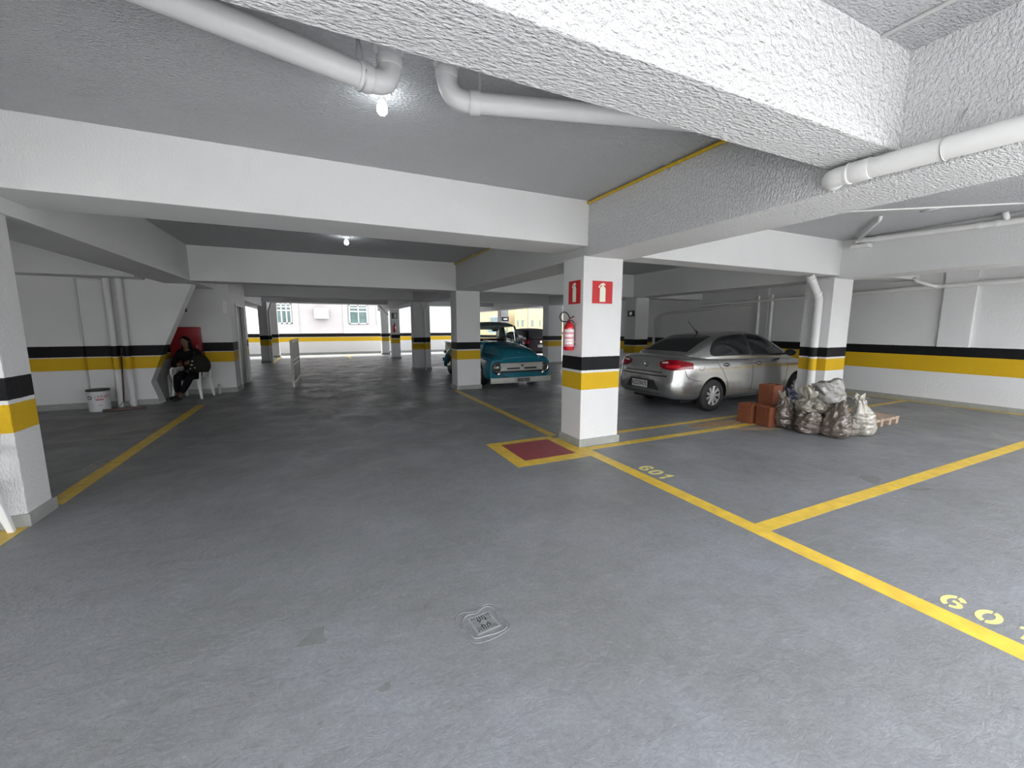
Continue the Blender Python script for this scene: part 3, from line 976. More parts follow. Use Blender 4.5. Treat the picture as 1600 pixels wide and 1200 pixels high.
def car_shell(root, stations, dxf, mat_, arches, name='body', halff=None, sub=2, r_arch=0.35, depth=0.30, half_w=0.84):
    mb = MB()
    rings = []
    for st in stations:
        x, w, zb, zs, zt, k = st
        half = halff(w, zb, zs, zt)
        rings.append([(x + k * dxf(z, y), y, z) for y, z in ring_from_half(half)])
    mb.loft(rings)
    o = mb.build(name, mat_, root, smooth=True, sub=sub)
    bake(o)
    o.data.materials.clear()
    o.data.materials.append(mat_)
    o.data.materials.append(M['black'])
    # wheel arches cut with cylinders, then the cutters are removed
    for (ax, az) in arches:
        for s in (-1, 1):
            c = MB().lathe([(r_arch, s * (half_w - depth)), (r_arch, s * (half_w + 0.3))], 40, (ax, 0, az), 'y').build('cut', M['black'])
            c.parent = root
            bpy.context.view_layer.update()
            bo = o.modifiers.new('b', 'BOOLEAN')
            bo.operation = 'DIFFERENCE'
            bo.solver = 'EXACT'
            bo.object = c
            bake(o)
            bpy.data.objects.remove(c)
    me = o.data
    while len(me.materials) < 2:
        me.materials.append(M['black'])
    for p in me.polygons:
        c = p.center
        for (ax, az) in arches:
            if math.hypot(c.x - ax, c.z - az) < r_arch + 0.006 and (abs(p.normal.y) < 0.75 or abs(c.y) < half_w - 0.15):
                p.material_index = 1
    me.materials[0] = mat_
    me.materials[1] = M['black']
    me.polygons.foreach_set('use_smooth', [True] * len(me.polygons))
    me.set_sharp_from_angle(angle=math.radians(38))
    return o


def plate(root, c, right, up, w, h, body, size, name='number_plate', base=(0.62, 0.63, 0.62), ink=(0.03, 0.03, 0.04), sx=0.8):
    r, u = Vector(right), Vector(up)
    n = r.cross(u)
    c = Vector(c)
    q = MB()
    f = lambda a, b, t: tuple(c + r * a + u * b + n * t)
    q.prism([(-w / 2, -h / 2), (w / 2, -h / 2), (w / 2, h / 2), (-w / 2, h / 2)], lambda a, b: f(a, b, -0.006), lambda a, b: f(a, b, 0.0))
    p = q.build(name, mat('plate face', base, 0.35, var=0.04), root, bevel=0.002)
    text('plate_characters', body, size, mat('plate ink', ink, 0.4, var=0), p, frame(c + n * 0.0008, r, u), 0.0006, bold=0.0015, sx=sx)
    return p


def sedan():
    root = empty('silver_sedan', (5.50, 5.96, 0), 0, 'silver four door sedan seen from its rear right corner behind the rubble bags', 'car')
    bpy.context.view_layer.update()
    paint = mat('silver metallic paint', (0.46, 0.46, 0.455), 0.26, 0.88, var=0.03, coat=0.8)

    def half(w, zb, zs, zt):
        return [(0, zb), (w * 0.55, zb), (w * 0.90, zb + 0.015), (w * 0.985, zb + 0.09), (w * 1.005, 0.5 if zb < 0.3 else 0.52), (w * 0.99, min(0.66, zs - 0.1)), (w * 0.995, min(0.80, zs - 0.04)),
                (w * 0.955, zs), (w * 0.87, zt - 0.018), (w * 0.5, zt), (0, zt + 0.006)]

    def dx(z, y):
        p = [(0.1, 0.14), (0.3, 0.05), (0.42, 0.0), (0.60, 0.0), (0.66, 0.045), (0.8, 0.06), (0.93, 0.085), (1.0, 0.12), (1.2, 0.16)]
        for (a, b), (c, d) in zip(p, p[1:]):
            if z <= c:
                return b + (d - b) * (z - a) / (c - a)
        return 0.16
    st = [(0.0, 0.50, 0.32, 0.88, 0.99, 1), (0.035, 0.66, 0.28, 0.90, 1.005, 1), (0.12, 0.755, 0.25, 0.915, 1.025, 0.8), (0.28, 0.80, 0.22, 0.93, 1.04, 0.35), (0.55, 0.822, 0.20, 0.935, 1.035, 0),
          (0.97, 0.832, 0.19, 0.935, 1.0, 0), (1.6, 0.835, 0.18, 0.93, 0.99, 0), (2.4, 0.835, 0.18, 0.92, 0.98, 0), (3.0, 0.832, 0.18, 0.91, 0.98, 0), (3.35, 0.828, 0.19, 0.89, 0.96, 0),
          (3.7, 0.81, 0.20, 0.85, 0.90, 0), (3.98, 0.76, 0.22, 0.78, 0.82, 0), (4.13, 0.68, 0.25, 0.70, 0.74, 0), (4.20, 0.55, 0.30, 0.62, 0.66, 0)]
    body = car_shell(root, st, dx, paint, ((0.985, 0.30), (3.46, 0.30)), halff=half, r_arch=0.345, depth=0.26)
    bv = bvh_of(body)
    # greenhouse
    g = [(0.40, 0.64, 0.93, 0.57, 1.035), (0.60, 0.70, 0.93, 0.57, 1.125), (0.85, 0.735, 0.93, 0.565, 1.245), (1.1, 0.752, 0.93, 0.56, 1.345), (1.4, 0.762, 0.93, 0.56, 1.42), (1.8, 0.768, 0.93, 0.56, 1.458),
         (2.2, 0.768, 0.93, 0.555, 1.462), (2.55, 0.765, 0.93, 0.55, 1.43), (2.8, 0.76, 0.93, 0.555, 1.335), (3.05, 0.755, 0.93, 0.58, 1.20), (3.3, 0.748, 0.93, 0.62, 1.07), (3.5, 0.73, 0.9, 0.64, 0.955)]
    rings = []
    for x, wb_, zb, wr, zr in g:
        h = [(0, zb - 0.12), (wb_ * 0.9, zb - 0.12), (wb_, zb + 0.0), (wb_ * 0.985, zb + (zr - zb) * 0.22), ((wb_ + wr) / 2 + 0.015, zb + (zr - zb) * 0.58), (wr + 0.025, zb + (zr - zb) * 0.86), (wr - 0.03, zr - 0.012), (wr * 0.6, zr + 0.002), (0, zr + 0.008)]
        rings.append([(x, y, z) for y, z in ring_from_half(h)])
    cab = MB().loft(rings).build('cabin', paint, root, smooth=True, sub=2)
    bake(cab)
    cv = bvh_of(cab)
    glass = M['glass_dark']
    for s in (-1, 1):
        dr_ = lambda p, s=s: (0, -s, 0)
        up = dense([(1.00, 1.075), (1.06, 1.16), (1.18, 1.26), (1.34, 1.325), (1.55, 1.365), (1.80, 1.385), (1.99, 1.388)], 16)
        lo = [(1.00 + (1.99 - 1.00) * i / 15, 1.03 + 0.0 * i) for i in range(16)]
        lo[0] = (1.00, 1.06)
        mk = lambda L: [(a, s * 1.6, b) for a, b in L]
        # black surround then glass
        grow = lambda L, d: [(a + (d[0] * (1 if i > len(L) / 2 else -1) if True else 0), b + d[1]) for i, (a, b) in enumerate(L)]
        wrap(cv, mk(grow(lo, (0.018, -0.022))), mk(grow(up, (0.018, 0.020))), 6, dr_, 0.0025, 'window_surround', M['black'], root)
        wrap(cv, mk(lo), mk(up), 6, dr_, 0.005, 'rear_side_window', glass, root)
        up = dense([(2.06, 1.388), (2.3, 1.378), (2.48, 1.35), (2.66, 1.285), (2.84, 1.185), (2.98, 1.09), (3.06, 1.03)], 16)
        lo = [(2.06 + 1.0 * i / 15, 1.025 - 0.01 * i / 15) for i in range(16)]
        wrap(cv, mk(grow(lo, (0.018, -0.022))), mk(grow(up, (0.018, 0.020))), 6, dr_, 0.0025, 'window_surround', M['black'], root)
        wrap(cv, mk(lo), mk(up), 6, dr_, 0.005, 'front_side_window', glass, root)
        wrap(cv, mk([(1.985, 1.03), (2.065, 1.03)]), mk([(1.985, 1.392), (2.065, 1.390)]), 6, dr_, 0.004, 'window_surround', M['black'], root)
        # seam lines
        seamm = M['black']

        def seam(pl, w=0.007, d=dr_, v=bv, nm='door_seam'):
            pl = dense(pl, 18)
            lo_, up_ = [], []
            for i, p in enumerate(pl):
                a, b = pl[max(i - 1, 0)], pl[min(i + 1, len(pl) - 1)]
                tx, tz = b[0] - a[0], b[1] - a[1]
                L = math.hypot(tx, tz) or 1
                lo_.append((p[0] - tz / L * w / 2, s * 1.6, p[1] + tx / L * w / 2))
                up_.append((p[0] + tz / L * w / 2, s * 1.6, p[1] - tx / L * w / 2))
            wrap(v, lo_, up_, 1, d, 0.0015, nm, seamm, root)
        seam([(2.03, 0.98), (2.03, 0.6), (2.0, 0.26)])
        seam([(1.02, 0.98), (1.10, 0.86), (1.22, 0.72), (1.34, 0.52), (1.38, 0.26)])
        seam([(3.08, 0.98), (3.12, 0.75), (3.06, 0.5), (3.03, 0.26)])
        seam([(1.38, 0.255), (3.03, 0.255)])
        seam([(0.28, 0.80), (0.33, 0.66), (0.48, 0.60), (0.66, 0.58)])
        # handles
        for hx in (1.30, 2.22):
            wrap(bv, [(hx - 0.07, s * 1.6, 0.83), (hx, s * 1.6, 0.815), (hx + 0.07, s * 1.6, 0.83)], [(hx - 0.07, s * 1.6, 0.87), (hx, s * 1.6, 0.885), (hx + 0.07, s * 1.6, 0.87)], 2, dr_, 0.006, 'handle_recess', M['black'], root)
            hit = bv.ray_cast(Vector((hx, s * 1.6, 0.855)), Vector((0, -s, 0)))[0]
            MB().tube([(hx - 0.085, hit.y + s * 0.012, 0.853), (hx - 0.05, hit.y + s * 0.024, 0.853), (hx + 0.05, hit.y + s * 0.024, 0.853), (hx + 0.085, hit.y + s * 0.012, 0.853)], [0.008, 0.012, 0.012, 0.008], 8).build('door_handle', paint, root, smooth=True)
        # fuel flap
        if s < 0:
            n = 14
            lo_ = [(0.66 + 0.062 * math.cos(PI * i / n + PI), s * 1.6, 0.83 + 0.062 * math.sin(PI + PI * i / n)) for i in range(n + 1)]
            up_ = [(0.66 + 0.056 * math.cos(PI * i / n + PI), s * 1.6, 0.83 + 0.056 * math.sin(PI + PI * i / n)) for i in range(n + 1)]
            wrap(bv, lo_, up_, 1, dr_, 0.0015, 'fuel_flap_seam', M['black'], root)
        # mirror
        mr = MB().sphere((3.02, s * 0.90, 1.04), (0.07, 0.10, 0.065), 16, 10).build('wing_mirror', M['black'], root, smooth=True)
        MB().sphere((3.035, s * 0.905, 1.045), (0.07, 0.098, 0.06), 16, 10).build('mirror_cap', paint, mr, smooth=True)
        MB().tube([(3.03, s * 0.75, 1.0), (3.02, s * 0.86, 1.02)], 0.02, 8).build('mirror_arm', M['black'], mr)
        # tail lamp wrapping the corner
        C0 = Vector((0.62, s * 0.18, 0))
        NA = 20
        lo_, up_ = [], []
        for i in range(NA + 1):
            t = i / NA
            a = math.radians(20 + 56 * t)
            zl = 0.815 - 0.03 * math.sin(PI * min(t * 1.3, 1)) - 0.012 * t
            zu = 0.885 + 0.075 * math.sin(PI * min(0.5, t * 0.9 + 0.12)) - 0.055 * max(0, t - 0.55) / 0.45
            if t < 0.12:
                zl += (0.12 - t) * 0.35
            o_ = C0 + Vector((-math.cos(a), s * math.sin(a), 0)) * 1.3
            lo_.append((o_.x, o_.y, zl))
            up_.append((o_.x, o_.y, zu))
        rd = lambda p: (C0.x - p.x, C0.y - p.y, 0)
        tl = wrap(bv, lo_, up_, 5, rd, 0.006, 'tail_lamp', mat('red lamp lens', (0.20, 0.002, 0.008), 0.15, var=0.1, nscale=30), root)
        k0, k1 = 2, 10
        f = lambda a_, b_, t: tuple(Vector(a_).lerp(Vector(b_), t))
        wrap(bv, [f(lo_[i], up_[i], 0.66) for i in range(k0, k1 - 3)], [f(lo_[i], up_[i], 0.84) for i in range(k0, k1 - 3)], 2, rd, 0.010, 'reversing_lens', mat('white lamp lens', (0.72, 0.62, 0.60), 0.15, var=0.1), tl)
        wrap(bv, [f(lo_[i], up_[i], 0.22) for i in range(5, 13)], [f(lo_[i], up_[i], 0.52) for i in range(5, 13)], 2, rd, 0.010, 'brake_lens', mat('bright red lens', (0.50, 0.006, 0.015), 0.15, var=0.1), tl)
    # rear and front glass
    tz = lambda p: (0, 0, -1)
    lo = [(0.53 + 0.03 * abs(u) ** 2 , u * 0.545, 1.8) for u in [i / 8 - 1 for i in range(17)]]
    up = [(1.27 - 0.03 * abs(u) ** 2, u * 0.475, 1.8) for u in [i / 8 - 1 for i in range(17)]]
    wrap(cv, lo, up, 10, tz, 0.005, 'rear_window', glass, root)
    lo = [(3.40 - 0.08 * abs(u) ** 2, u * 0.60, 1.8) for u in [i / 8 - 1 for i in range(17)]]
    up = [(2.62 + 0.0 * abs(u), u * 0.49, 1.8) for u in [i / 8 - 1 for i in range(17)]]
    wrap(cv, lo, up, 10, tz, 0.005, 'windshield', glass, root)
    # trunk: seams, badge, letters, plate, bumper slot
    rx = lambda p: (1, 0, 0)
    lo_ = [(-1, u, 0.660 - 0.012 * (1 - (u / 0.58) ** 2)) for u in [-0.58 + 1.16 * i / 16 for i in range(17)]]
    up_ = [(a, b, c + 0.020) for a, b, c in lo_]
    wrap(bv, lo_, up_, 1, rx, 0.002, 'boot_seam', M['black'], root)
    wrap(bv, [(-1, u, 0.715) for u in [-0.46 + 0.92 * i / 10 for i in range(11)]], [(-1, u, 0.735) for u in [-0.46 + 0.92 * i / 10 for i in range(11)]], 1, rx, 0.002, 'boot_handle', M['metal_dark'], root)
    lo_ = [(-1, u, 0.40) for u in [-0.42 + 0.84 * i / 12 for i in range(13)]]
    up_ = [(-1, u * 0.72, 0.575) for u in [-0.42 + 0.84 * i / 12 for i in range(13)]]
    wrap(bv, lo_, up_, 3, rx, 0.003, 'plate_recess', M['metal_dark'], root)
    wrap(bv, [(-1, u, 0.235) for u in [-0.6 + 1.2 * i / 12 for i in range(13)]], [(-1, u, 0.335) for u in [-0.6 + 1.2 * i / 12 for i in range(13)]], 2, rx, 0.003, 'bumper_valance', M['black'], root)
    plate(root, (-0.012, 0.02, 0.49), (0, -1, 0), (0, 0, 1), 0.40, 0.13, 'AZG9A75', 0.115)
    bd = MB()
    n = 24
    bx = 0.045
    bd.loft([[(bx - dx_, rr * math.cos(2 * PI * k / n), 0.86 + rr * math.sin(2 * PI * k / n)) for k in range(n)] for rr, dx_ in ((0.052, 0), (0.052, 0.008), (0.042, 0.010), (0.042, 0.004))], True, False)
    bd.tube([(bx - 0.006, 0.022, 0.895), (bx - 0.006, 0.0, 0.835), (bx - 0.006, -0.022, 0.895)], 0.004, 5)
    bd.tube([(bx - 0.006, 0.038, 0.875), (bx - 0.006, 0.018, 0.82), (bx - 0.006, 0.0, 0.85), (bx - 0.006, -0.018, 0.82), (bx - 0.006, -0.038, 0.875)], 0.004, 5)
    bd.build('round_badge', M['chrome'], root, smooth=True)
    text('boot_lettering', '1.6', 0.06, M['chrome'], root, frame((bx - 0.002, -0.40, 0.80), (0, -1, 0), (0, 0, 1)), 0.002)
    # aerial
    MB().tube([(1.42, 0.0, 1.415), (1.42, 0, 1.45), (1.36, 0, 1.475)], [0.022, 0.016, 0.008], 10).tube([(1.38, 0, 1.468), (1.15, 0, 1.66)], [0.007, 0.005], 8).build('roof_aerial', M['black'], root, smooth=True)
    rimm = mat('silver wheel cover', (0.62, 0.62, 0.62), 0.3, 0.6, var=0.03)
    for wx in (0.985, 3.46):
        for s in (-1, 1):
            wheel_parts(root, wx, s * 0.735, 0.295, 0.18, s, rimm)
    MB().box(0.4, -0.6, 0.16, 3.9, 0.6, 0.24).build('underbody', M['black'], root)
    # headlamps
    for s in (-1, 1):
        wrap(bv, [(5, s * (0.38 + 0.3 * i / 6), 0.60) for i in range(7)], [(5, s * (0.38 + 0.3 * i / 6), 0.70 + 0.015 * i / 6) for i in range(7)], 2, lambda p: (-1, 0, 0), 0.004, 'headlamp', M['chrome'], root)
    return root


sedan()


def hatch():
    root = empty('dark_hatchback', (9.72, 17.4, 0), PI / 2, 'dark maroon hatchback parked with its tail towards us beyond the pickup', 'car')
    bpy.context.view_layer.update()
    paint = mat('dark maroon paint', (0.012, 0.005, 0.007), 0.5, var=0.02, spec=0.12)

    def half(w, zb, zs, zt):
        return [(0, zb), (w * 0.6, zb), (w * 0.93, zb + 0.02), (w, 0.45), (w, 0.7), (w * 0.96, zs), (w * 0.86, zt - 0.02), (w * 0.45, zt), (0, zt + 0.01)]
    st = [(0.0, 0.62, 0.33, 0.86, 0.95, 1), (0.05, 0.75, 0.28, 0.88, 0.97, 1), (0.25, 0.83, 0.22, 0.90, 1.0, 0.5), (0.8, 0.85, 0.2, 0.91, 1.0, 0), (2.0, 0.855, 0.2, 0.91, 0.98, 0), (3.0, 0.85, 0.2, 0.88, 0.96, 0), (3.6, 0.80, 0.22, 0.80, 0.86, 0), (3.9, 0.65, 0.3, 0.62, 0.68, 0)]
    body = car_shell(root, st, lambda z, y: 0.05 if z > 0.62 else 0, paint, ((0.72, 0.31), (3.2, 0.31)), halff=half, r_arch=0.35, depth=0.26, half_w=0.86)
    bv = bvh_of(body)
    g = [(0.10, 0.72, 0.9, 0.60, 1.06), (0.22, 0.76, 0.9, 0.585, 1.22), (0.36, 0.77, 0.9, 0.575, 1.38), (0.55, 0.775, 0.9, 0.57, 1.44), (1.1, 0.78, 0.9, 0.57, 1.475), (1.7, 0.78, 0.9, 0.565, 1.47), (2.1, 0.775, 0.9, 0.57, 1.38), (2.5, 0.765, 0.9, 0.6, 1.17), (2.9, 0.75, 0.88, 0.64, 0.96)]
    rings = []
    for x, wb_, zb, wr, zr in g:
        h = [(0, zb - 0.1), (wb_ * 0.9, zb - 0.1), (wb_, zb), ((wb_ + wr) / 2 + 0.02, zb + (zr - zb) * 0.55), (wr + 0.03, zb + (zr - zb) * 0.86), (wr - 0.03, zr - 0.012), (0, zr + 0.008)]
        rings.append([(x, y, z) for y, z in ring_from_half(h)])
    cab = MB().loft(rings).build('cabin', paint, root, smooth=True, sub=2)
    bake(cab)
    cv = bvh_of(cab)
    lo = [(-1, u * 0.62, 1.02) for u in [i / 6 - 1 for i in range(13)]]
    up = [(-1, u * 0.50, 1.36) for u in [i / 6 - 1 for i in range(13)]]
    wrap(cv, lo, up, 8, lambda p: (1, 0, 0), 0.006, 'rear_window', M['glass_dark'], root)
    for s in (-1, 1):
        lo = [(0.5 + 2.0 * i / 12, s * 1.6, 1.0) for i in range(13)]
        up = dense([(0.62, s * 1.6, 1.2), (0.8, s * 1.6, 1.35), (1.6, s * 1.6, 1.37), (1.95, s * 1.6, 1.3), (2.4, s * 1.6, 1.06)], 13)
        wrap(cv, lo, up, 5, lambda p, s=s: (0, -s, 0), 0.005, 'side_window', M['glass_dark'], root)
        C0 = Vector((0.6, s * 0.2, 0))
        lo_, up_ = [], []
        for i in range(13):
            a_ = math.radians(38 + 34 * i / 12)
            o_ = C0 + Vector((-math.cos(a_), s * math.sin(a_), 0)) * 1.4
            lo_.append((o_.x, o_.y, 0.72))
            up_.append((o_.x, o_.y, 0.93))
        wrap(bv, lo_, up_, 4, lambda p: (C0.x - p.x, C0.y - p.y, 0), 0.006, 'tail_lamp', mat('dark red lens', (0.22, 0.006, 0.02), 0.15, var=0.1, coat=1), root)
        MB().sphere((2.35, s * 0.93, 1.05), (0.07, 0.10, 0.065)).build('wing_mirror', paint, root, smooth=True)
    plate(root, (-0.015, 0.0, 0.62), (0, -1, 0), (0, 0, 1), 0.40, 0.12, 'MKV7C24', 0.10, base=(0.35, 0.35, 0.36))
    MB().lathe([(0.001, 0), (0.05, 0), (0.05, 0.01), (0.001, 0.01)], 16, (0.02, 0, 0.82), 'x').build('round_badge', M['chrome'], root)
    for wx in (0.72, 3.2):
        for s in (-1, 1):
            wheel_parts(root, wx, s * 0.75, 0.30, 0.19, s, M['steel'])


hatch()


def pickup():
    """front at local x = 0, tail at x = -4.65; local +x points at the viewer"""
    root = empty('turquoise_pickup', (4.68, 9.36, 0), -PI / 2, 'turquoise vintage pickup truck with a pale grille facing us behind a column', 'truck')
    bpy.context.view_layer.update()
    paint = mat('turquoise enamel', (0.010, 0.155, 0.225), 0.25, var=0.04, coat=0.35)
    cream = mat('cream white enamel', (0.50, 0.50, 0.46), 0.3, var=0.04)
    dark = mat('dark cab interior', (0.02, 0.03, 0.03), 0.6, var=0.1)

    # front end: hood between two broad fenders
    def half(w, zb, zf, zh):
        hw = 0.50
        return [(0, zb), (w * 0.6, zb), (w * 0.95, zb + 0.01), (w, zb + 0.12), (w * 1.0, zf - 0.16), (w * 0.975, zf - 0.05), (w * 0.90, zf), (w * 0.78, zf + 0.005), (hw + 0.07, zf - 0.005 + (zh - zf) * 0.05),
                (hw + 0.04, zf + (zh - zf) * 0.35), (hw + 0.0, zf + (zh - zf) * 0.8), (hw - 0.10, zh - 0.01), (0.2, zh + 0.012), (0, zh + 0.02)]
    st = [(-0.10, 0.80, 0.20, 0.66, 0.70, 1), (-0.05, 0.84, 0.15, 0.69, 0.745, 1), (-0.10, 0.865, 0.14, 0.73, 0.82, 0), (-0.20, 0.875, 0.14, 0.765, 0.90, 0), (-0.40, 0.88, 0.15, 0.79, 0.98, 0), (-0.8, 0.88, 0.20, 0.80, 1.055, 0),
          (-1.15, 0.87, 0.2, 0.80, 1.10, 0), (-1.45, 0.84, 0.2, 0.79, 1.13, 0), (-1.55, 0.80, 0.2, 0.78, 1.135, 0)]
    body = car_shell(root, st, lambda z, y: 0.0, paint, ((-0.88, 0.31),), name='front_fenders_and_hood', halff=half, r_arch=0.37, depth=0.26, half_w=0.88)
    bv = bvh_of(body)
    # grille opening, grille bar, lamps
    fx = lambda p: (-1, 0, 0)
    wrap(bv, [(1, u, 0.375 + 0.0 * u) for u in [-0.72 + 1.44 * i / 20 for i in range(21)]], [(1, u, 0.645) for u in [-0.72 + 1.44 * i / 20 for i in range(21)]], 3, fx, 0.004, 'grille_opening', dark, root)
    gr = MB()
    N = 20
    prof = [(0.004, 0.44), (0.035, 0.435), (0.05, 0.455), (0.045, 0.50), (0.045, 0.56), (0.055, 0.61), (0.04, 0.635), (0.004, 0.63)]
    rings = []
    for i in range(N + 1):
        u = -0.60 + 1.20 * i / N
        rings.append([(-0.065 + px, u, pz) for px, pz in prof])
    gr.loft(rings)
    grl = gr.build('grille_bar', cream, root, smooth='auto')
    MB().box(-0.03, -0.42, 0.475, -0.004, -0.07, 0.515).box(-0.03, 0.07, 0.475, -0.004, 0.42, 0.515).build('grille_slot', M['black'], grl)
    em = MB()
    em.prism([(-0.11, 0.575), (-0.02, 0.50), (0.0, 0.485), (0.02, 0.50), (0.11, 0.575), (0.06, 0.575), (0.0, 0.525), (-0.06, 0.575)], lambda u, v: (-0.016, u, v), lambda u, v: (0.004, u, v))
    em.build('grille_emblem', cream, grl)
    MB().prism([(-0.05, 0.60), (0, 0.53), (0.05, 0.60), (0, 0.58)], lambda u, v: (-0.010, u, v), lambda u, v: (0.006, u, v)).build('emblem_inset', M['black'], grl)
    for s in (-1, 1):
        hl = MB().lathe([(0.125, -0.09), (0.125, -0.035), (0.115, -0.022), (0.102, -0.026), (0.098, -0.04), (0.001, -0.045)], 32, (0, s * 0.66, 0.515), 'x').build('headlamp_ring', M['chrome'], root, smooth='auto')
        MB().lathe([(0.155, -0.10), (0.155, -0.06), (0.118, -0.05), (0.118, -0.10)], 32, (0, s * 0.66, 0.505), 'x').build('headlamp_recess', M['black'], root)
        MB().lathe([(0.098, -0.036), (0.08, -0.022), (0.045, -0.012), (0.001, -0.008)], 24, (0, s * 0.66, 0.515), 'x').build('headlamp_lens', mat('lamp glass', (0.16, 0.165, 0.16), 0.12, 0.5, var=0.4, nscale=18), hl, smooth=True)
        MB().lathe([(0.045, -0.06), (0.045, -0.03), (0.03, -0.02), (0.001, -0.016)], 20, (0, s * 0.63, 0.355), 'x').build('parking_lamp', M['chrome'], root, smooth='auto')
    # bumper with plate
    bp = MB()
    rings = []
    for i in range(21):
        u = -0.86 + 1.72 * i / 20
        xo = 0.03 - 0.05 * (abs(u) / 0.86) ** 3
        rings.append([(xo + a, u, b) for a, b in ((-0.05, 0.135), (0.0, 0.13), (0.012, 0.15), (0.012, 0.25), (0.0, 0.268), (-0.05, 0.262))])
    bp.loft(rings)
    bmp = bp.build('front_bumper', cream, root, smooth='auto')
    MB().tube([(-0.02, -0.5, 0.29), (0.0, -0.42, 0.29)], 0.02, 8).build('bumper_bolt', M['metal_dark'], bmp)
    plate(root, (0.052, 0.02, 0.20), (0, 1, 0), (0, 0, 1), 0.36, 0.105, 'BND 3967', 0.095, base=(0.20, 0.20, 0.18), sx=0.85)
    # hood ornament
    MB().sphere((-0.22, 0, 0.89), (0.05, 0.025, 0.014)).build('hood_ornament', M['chrome'], root, smooth=True)
    # cab: lower tub
    def ringbox(x, w, z0, z1, r=0.08):
        h = [(0, z0), (w * 0.9, z0), (w, z0 + r), (w, (z0 + z1) / 2), (w - 0.012, z1 - 0.04), (w - 0.05, z1), (0, z1)]
        return [(x, y, z) for y, z in ring_from_half(h)]
    rr = [ringbox(x, w, 0.2, z) for x, w, z in ((-1.42, 0.66, 1.12), (-1.48, 0.72, 1.13), (-1.7, 0.75, 1.13), (-2.2, 0.755, 1.13), (-2.65, 0.745, 1.14), (-2.74, 0.71, 1.14))]
    MB().loft(rr).build('cab_tub', paint, root, smooth=True, sub=2)
    roofm = mat('dark green grey roof paint', (0.10, 0.14, 0.13), 0.3, var=0.04, coat=0.6)
    rf = []
    for x, w, z0, z1 in ((-1.70, 0.56, 1.545, 1.575), (-1.76, 0.63, 1.54, 1.62), (-1.95, 0.66, 1.54, 1.68), (-2.25, 0.67, 1.54, 1.70), (-2.55, 0.66, 1.53, 1.675), (-2.72, 0.61, 1.51, 1.61), (-2.76, 0.54, 1.50, 1.55)):
        h = [(0, z0), (w * 0.93, z0), (w, z0 + 0.02), (w * 0.97, z0 + (z1 - z0) * 0.5), (w * 0.80, z1 - 0.025), (w * 0.45, z1 - 0.004), (0, z1)]
        rf.append([(x, y, z) for y, z in ring_from_half(h)])
    MB().loft(rf).build('roof', roofm, root, smooth=True, sub=2)
    pl = MB()
    for s in (-1, 1):
        pl.tube([(-1.56, s * 0.70, 1.11), (-1.66, s * 0.655, 1.33), (-1.78, s * 0.615, 1.56)], 0.028, 8)
        pl.tube([(-2.60, s * 0.70, 1.11), (-2.62, s * 0.68, 1.35), (-2.62, s * 0.62, 1.55)], 0.05, 8)
    pl.build('cab_pillars', roofm, root, smooth=True)
    # back of the cab with its wide rear window opening
    bk = MB().box(-2.74, -0.64, 1.10, -2.69, 0.64, 1.19).box(-2.72, -0.62, 1.465, -2.67, 0.62, 1.56).box(-2.74, -0.66, 1.1, -2.68, -0.53, 1.56).box(-2.74, 0.53, 1.1, -2.68, 0.66, 1.56)
    bk.build('cab_back', roofm, root, bevel=0.01)
    clear = mat('clear glass', (0.9, 0.95, 0.93), 0.02, var=0, trans=1.0, ior=1.02)
    MB().box(-2.712, -0.53, 1.19, -2.708, 0.53, 1.465).build('rear_window', clear, root)
    ws = []
    for i in range(13):
        u = -1 + 2 * i / 12
        ws.append([(-1.50 - 0.10 * abs(u) ** 4, u * 0.69, 1.125), (-1.73 - 0.05 * abs(u) ** 4, u * 0.60, 1.55)])
    MB().loft(ws, False, False).build('windshield', clear, root, smooth=True, fix=False)
    for s in (-1, 1):
        MB().loft([[(-1.68, s * 0.672, 1.13), (-1.80, s * 0.63, 1.53)], [(-2.56, s * 0.70, 1.13), (-2.58, s * 0.635, 1.53)]], False, False).build('door_window', clear, root, fix=False)
        MB().tube([(-1.86, s * 0.69, 1.13), (-1.90, s * 0.64, 1.54)], 0.012, 6).build('vent_window_bar', M['chrome'], root)
        MB().tube([(-1.60, s * 0.74, 1.12), (-1.60, s * 0.84, 1.18)], 0.01, 6).sphere((-1.6, s * 0.86, 1.20), (0.02, 0.05, 0.05)).build('wing_mirror', M['chrome'], root, smooth=True)
        MB().tube([(-1.45, s * 0.22, 1.145), (-1.50, s * 0.50, 1.18)], 0.006, 6).build('wiper', M['steel'], root)
    MB().tube([(-1.72, 0, 1.54), (-1.78, 0.0, 1.46)], 0.008, 6).sphere((-1.79, 0, 1.44), (0.015, 0.11, 0.03)).build('inner_mirror', M['black'], root, smooth=True)
    MB().box(-2.62, -0.62, 0.6, -2.45, 0.62, 1.20).box(-2.5, -0.62, 0.5, -1.95, 0.62, 0.85).build('bench_seat', mat('dark red seat', (0.06, 0.012, 0.012), 0.6), root, bevel=0.04)
    st_ = MB().tube([(-1.78 + 0.07 * math.sin(t), 0.33 + 0.19 * math.cos(t), 1.12 + 0.16 * math.sin(t)) for t in [2 * PI * i / 24 for i in range(25)]], 0.011, 8)
    st_.build('steering_wheel', M['black'], root, smooth=True)
    # load bed
    bed = MB().box(-4.62, -0.70, 0.35, -2.82, -0.655, 1.02).box(-4.62, 0.655, 0.35, -2.82, 0.70, 1.02).box(-4.62, -0.70, 0.35, -2.82, 0.70, 0.42).box(-2.86, -0.70, 0.35, -2.82, 0.70, 1.0).box(-4.65, -0.70, 0.35, -4.60, 0.70, 0.98)
    bed.build('load_bed', paint, root, bevel=0.012)
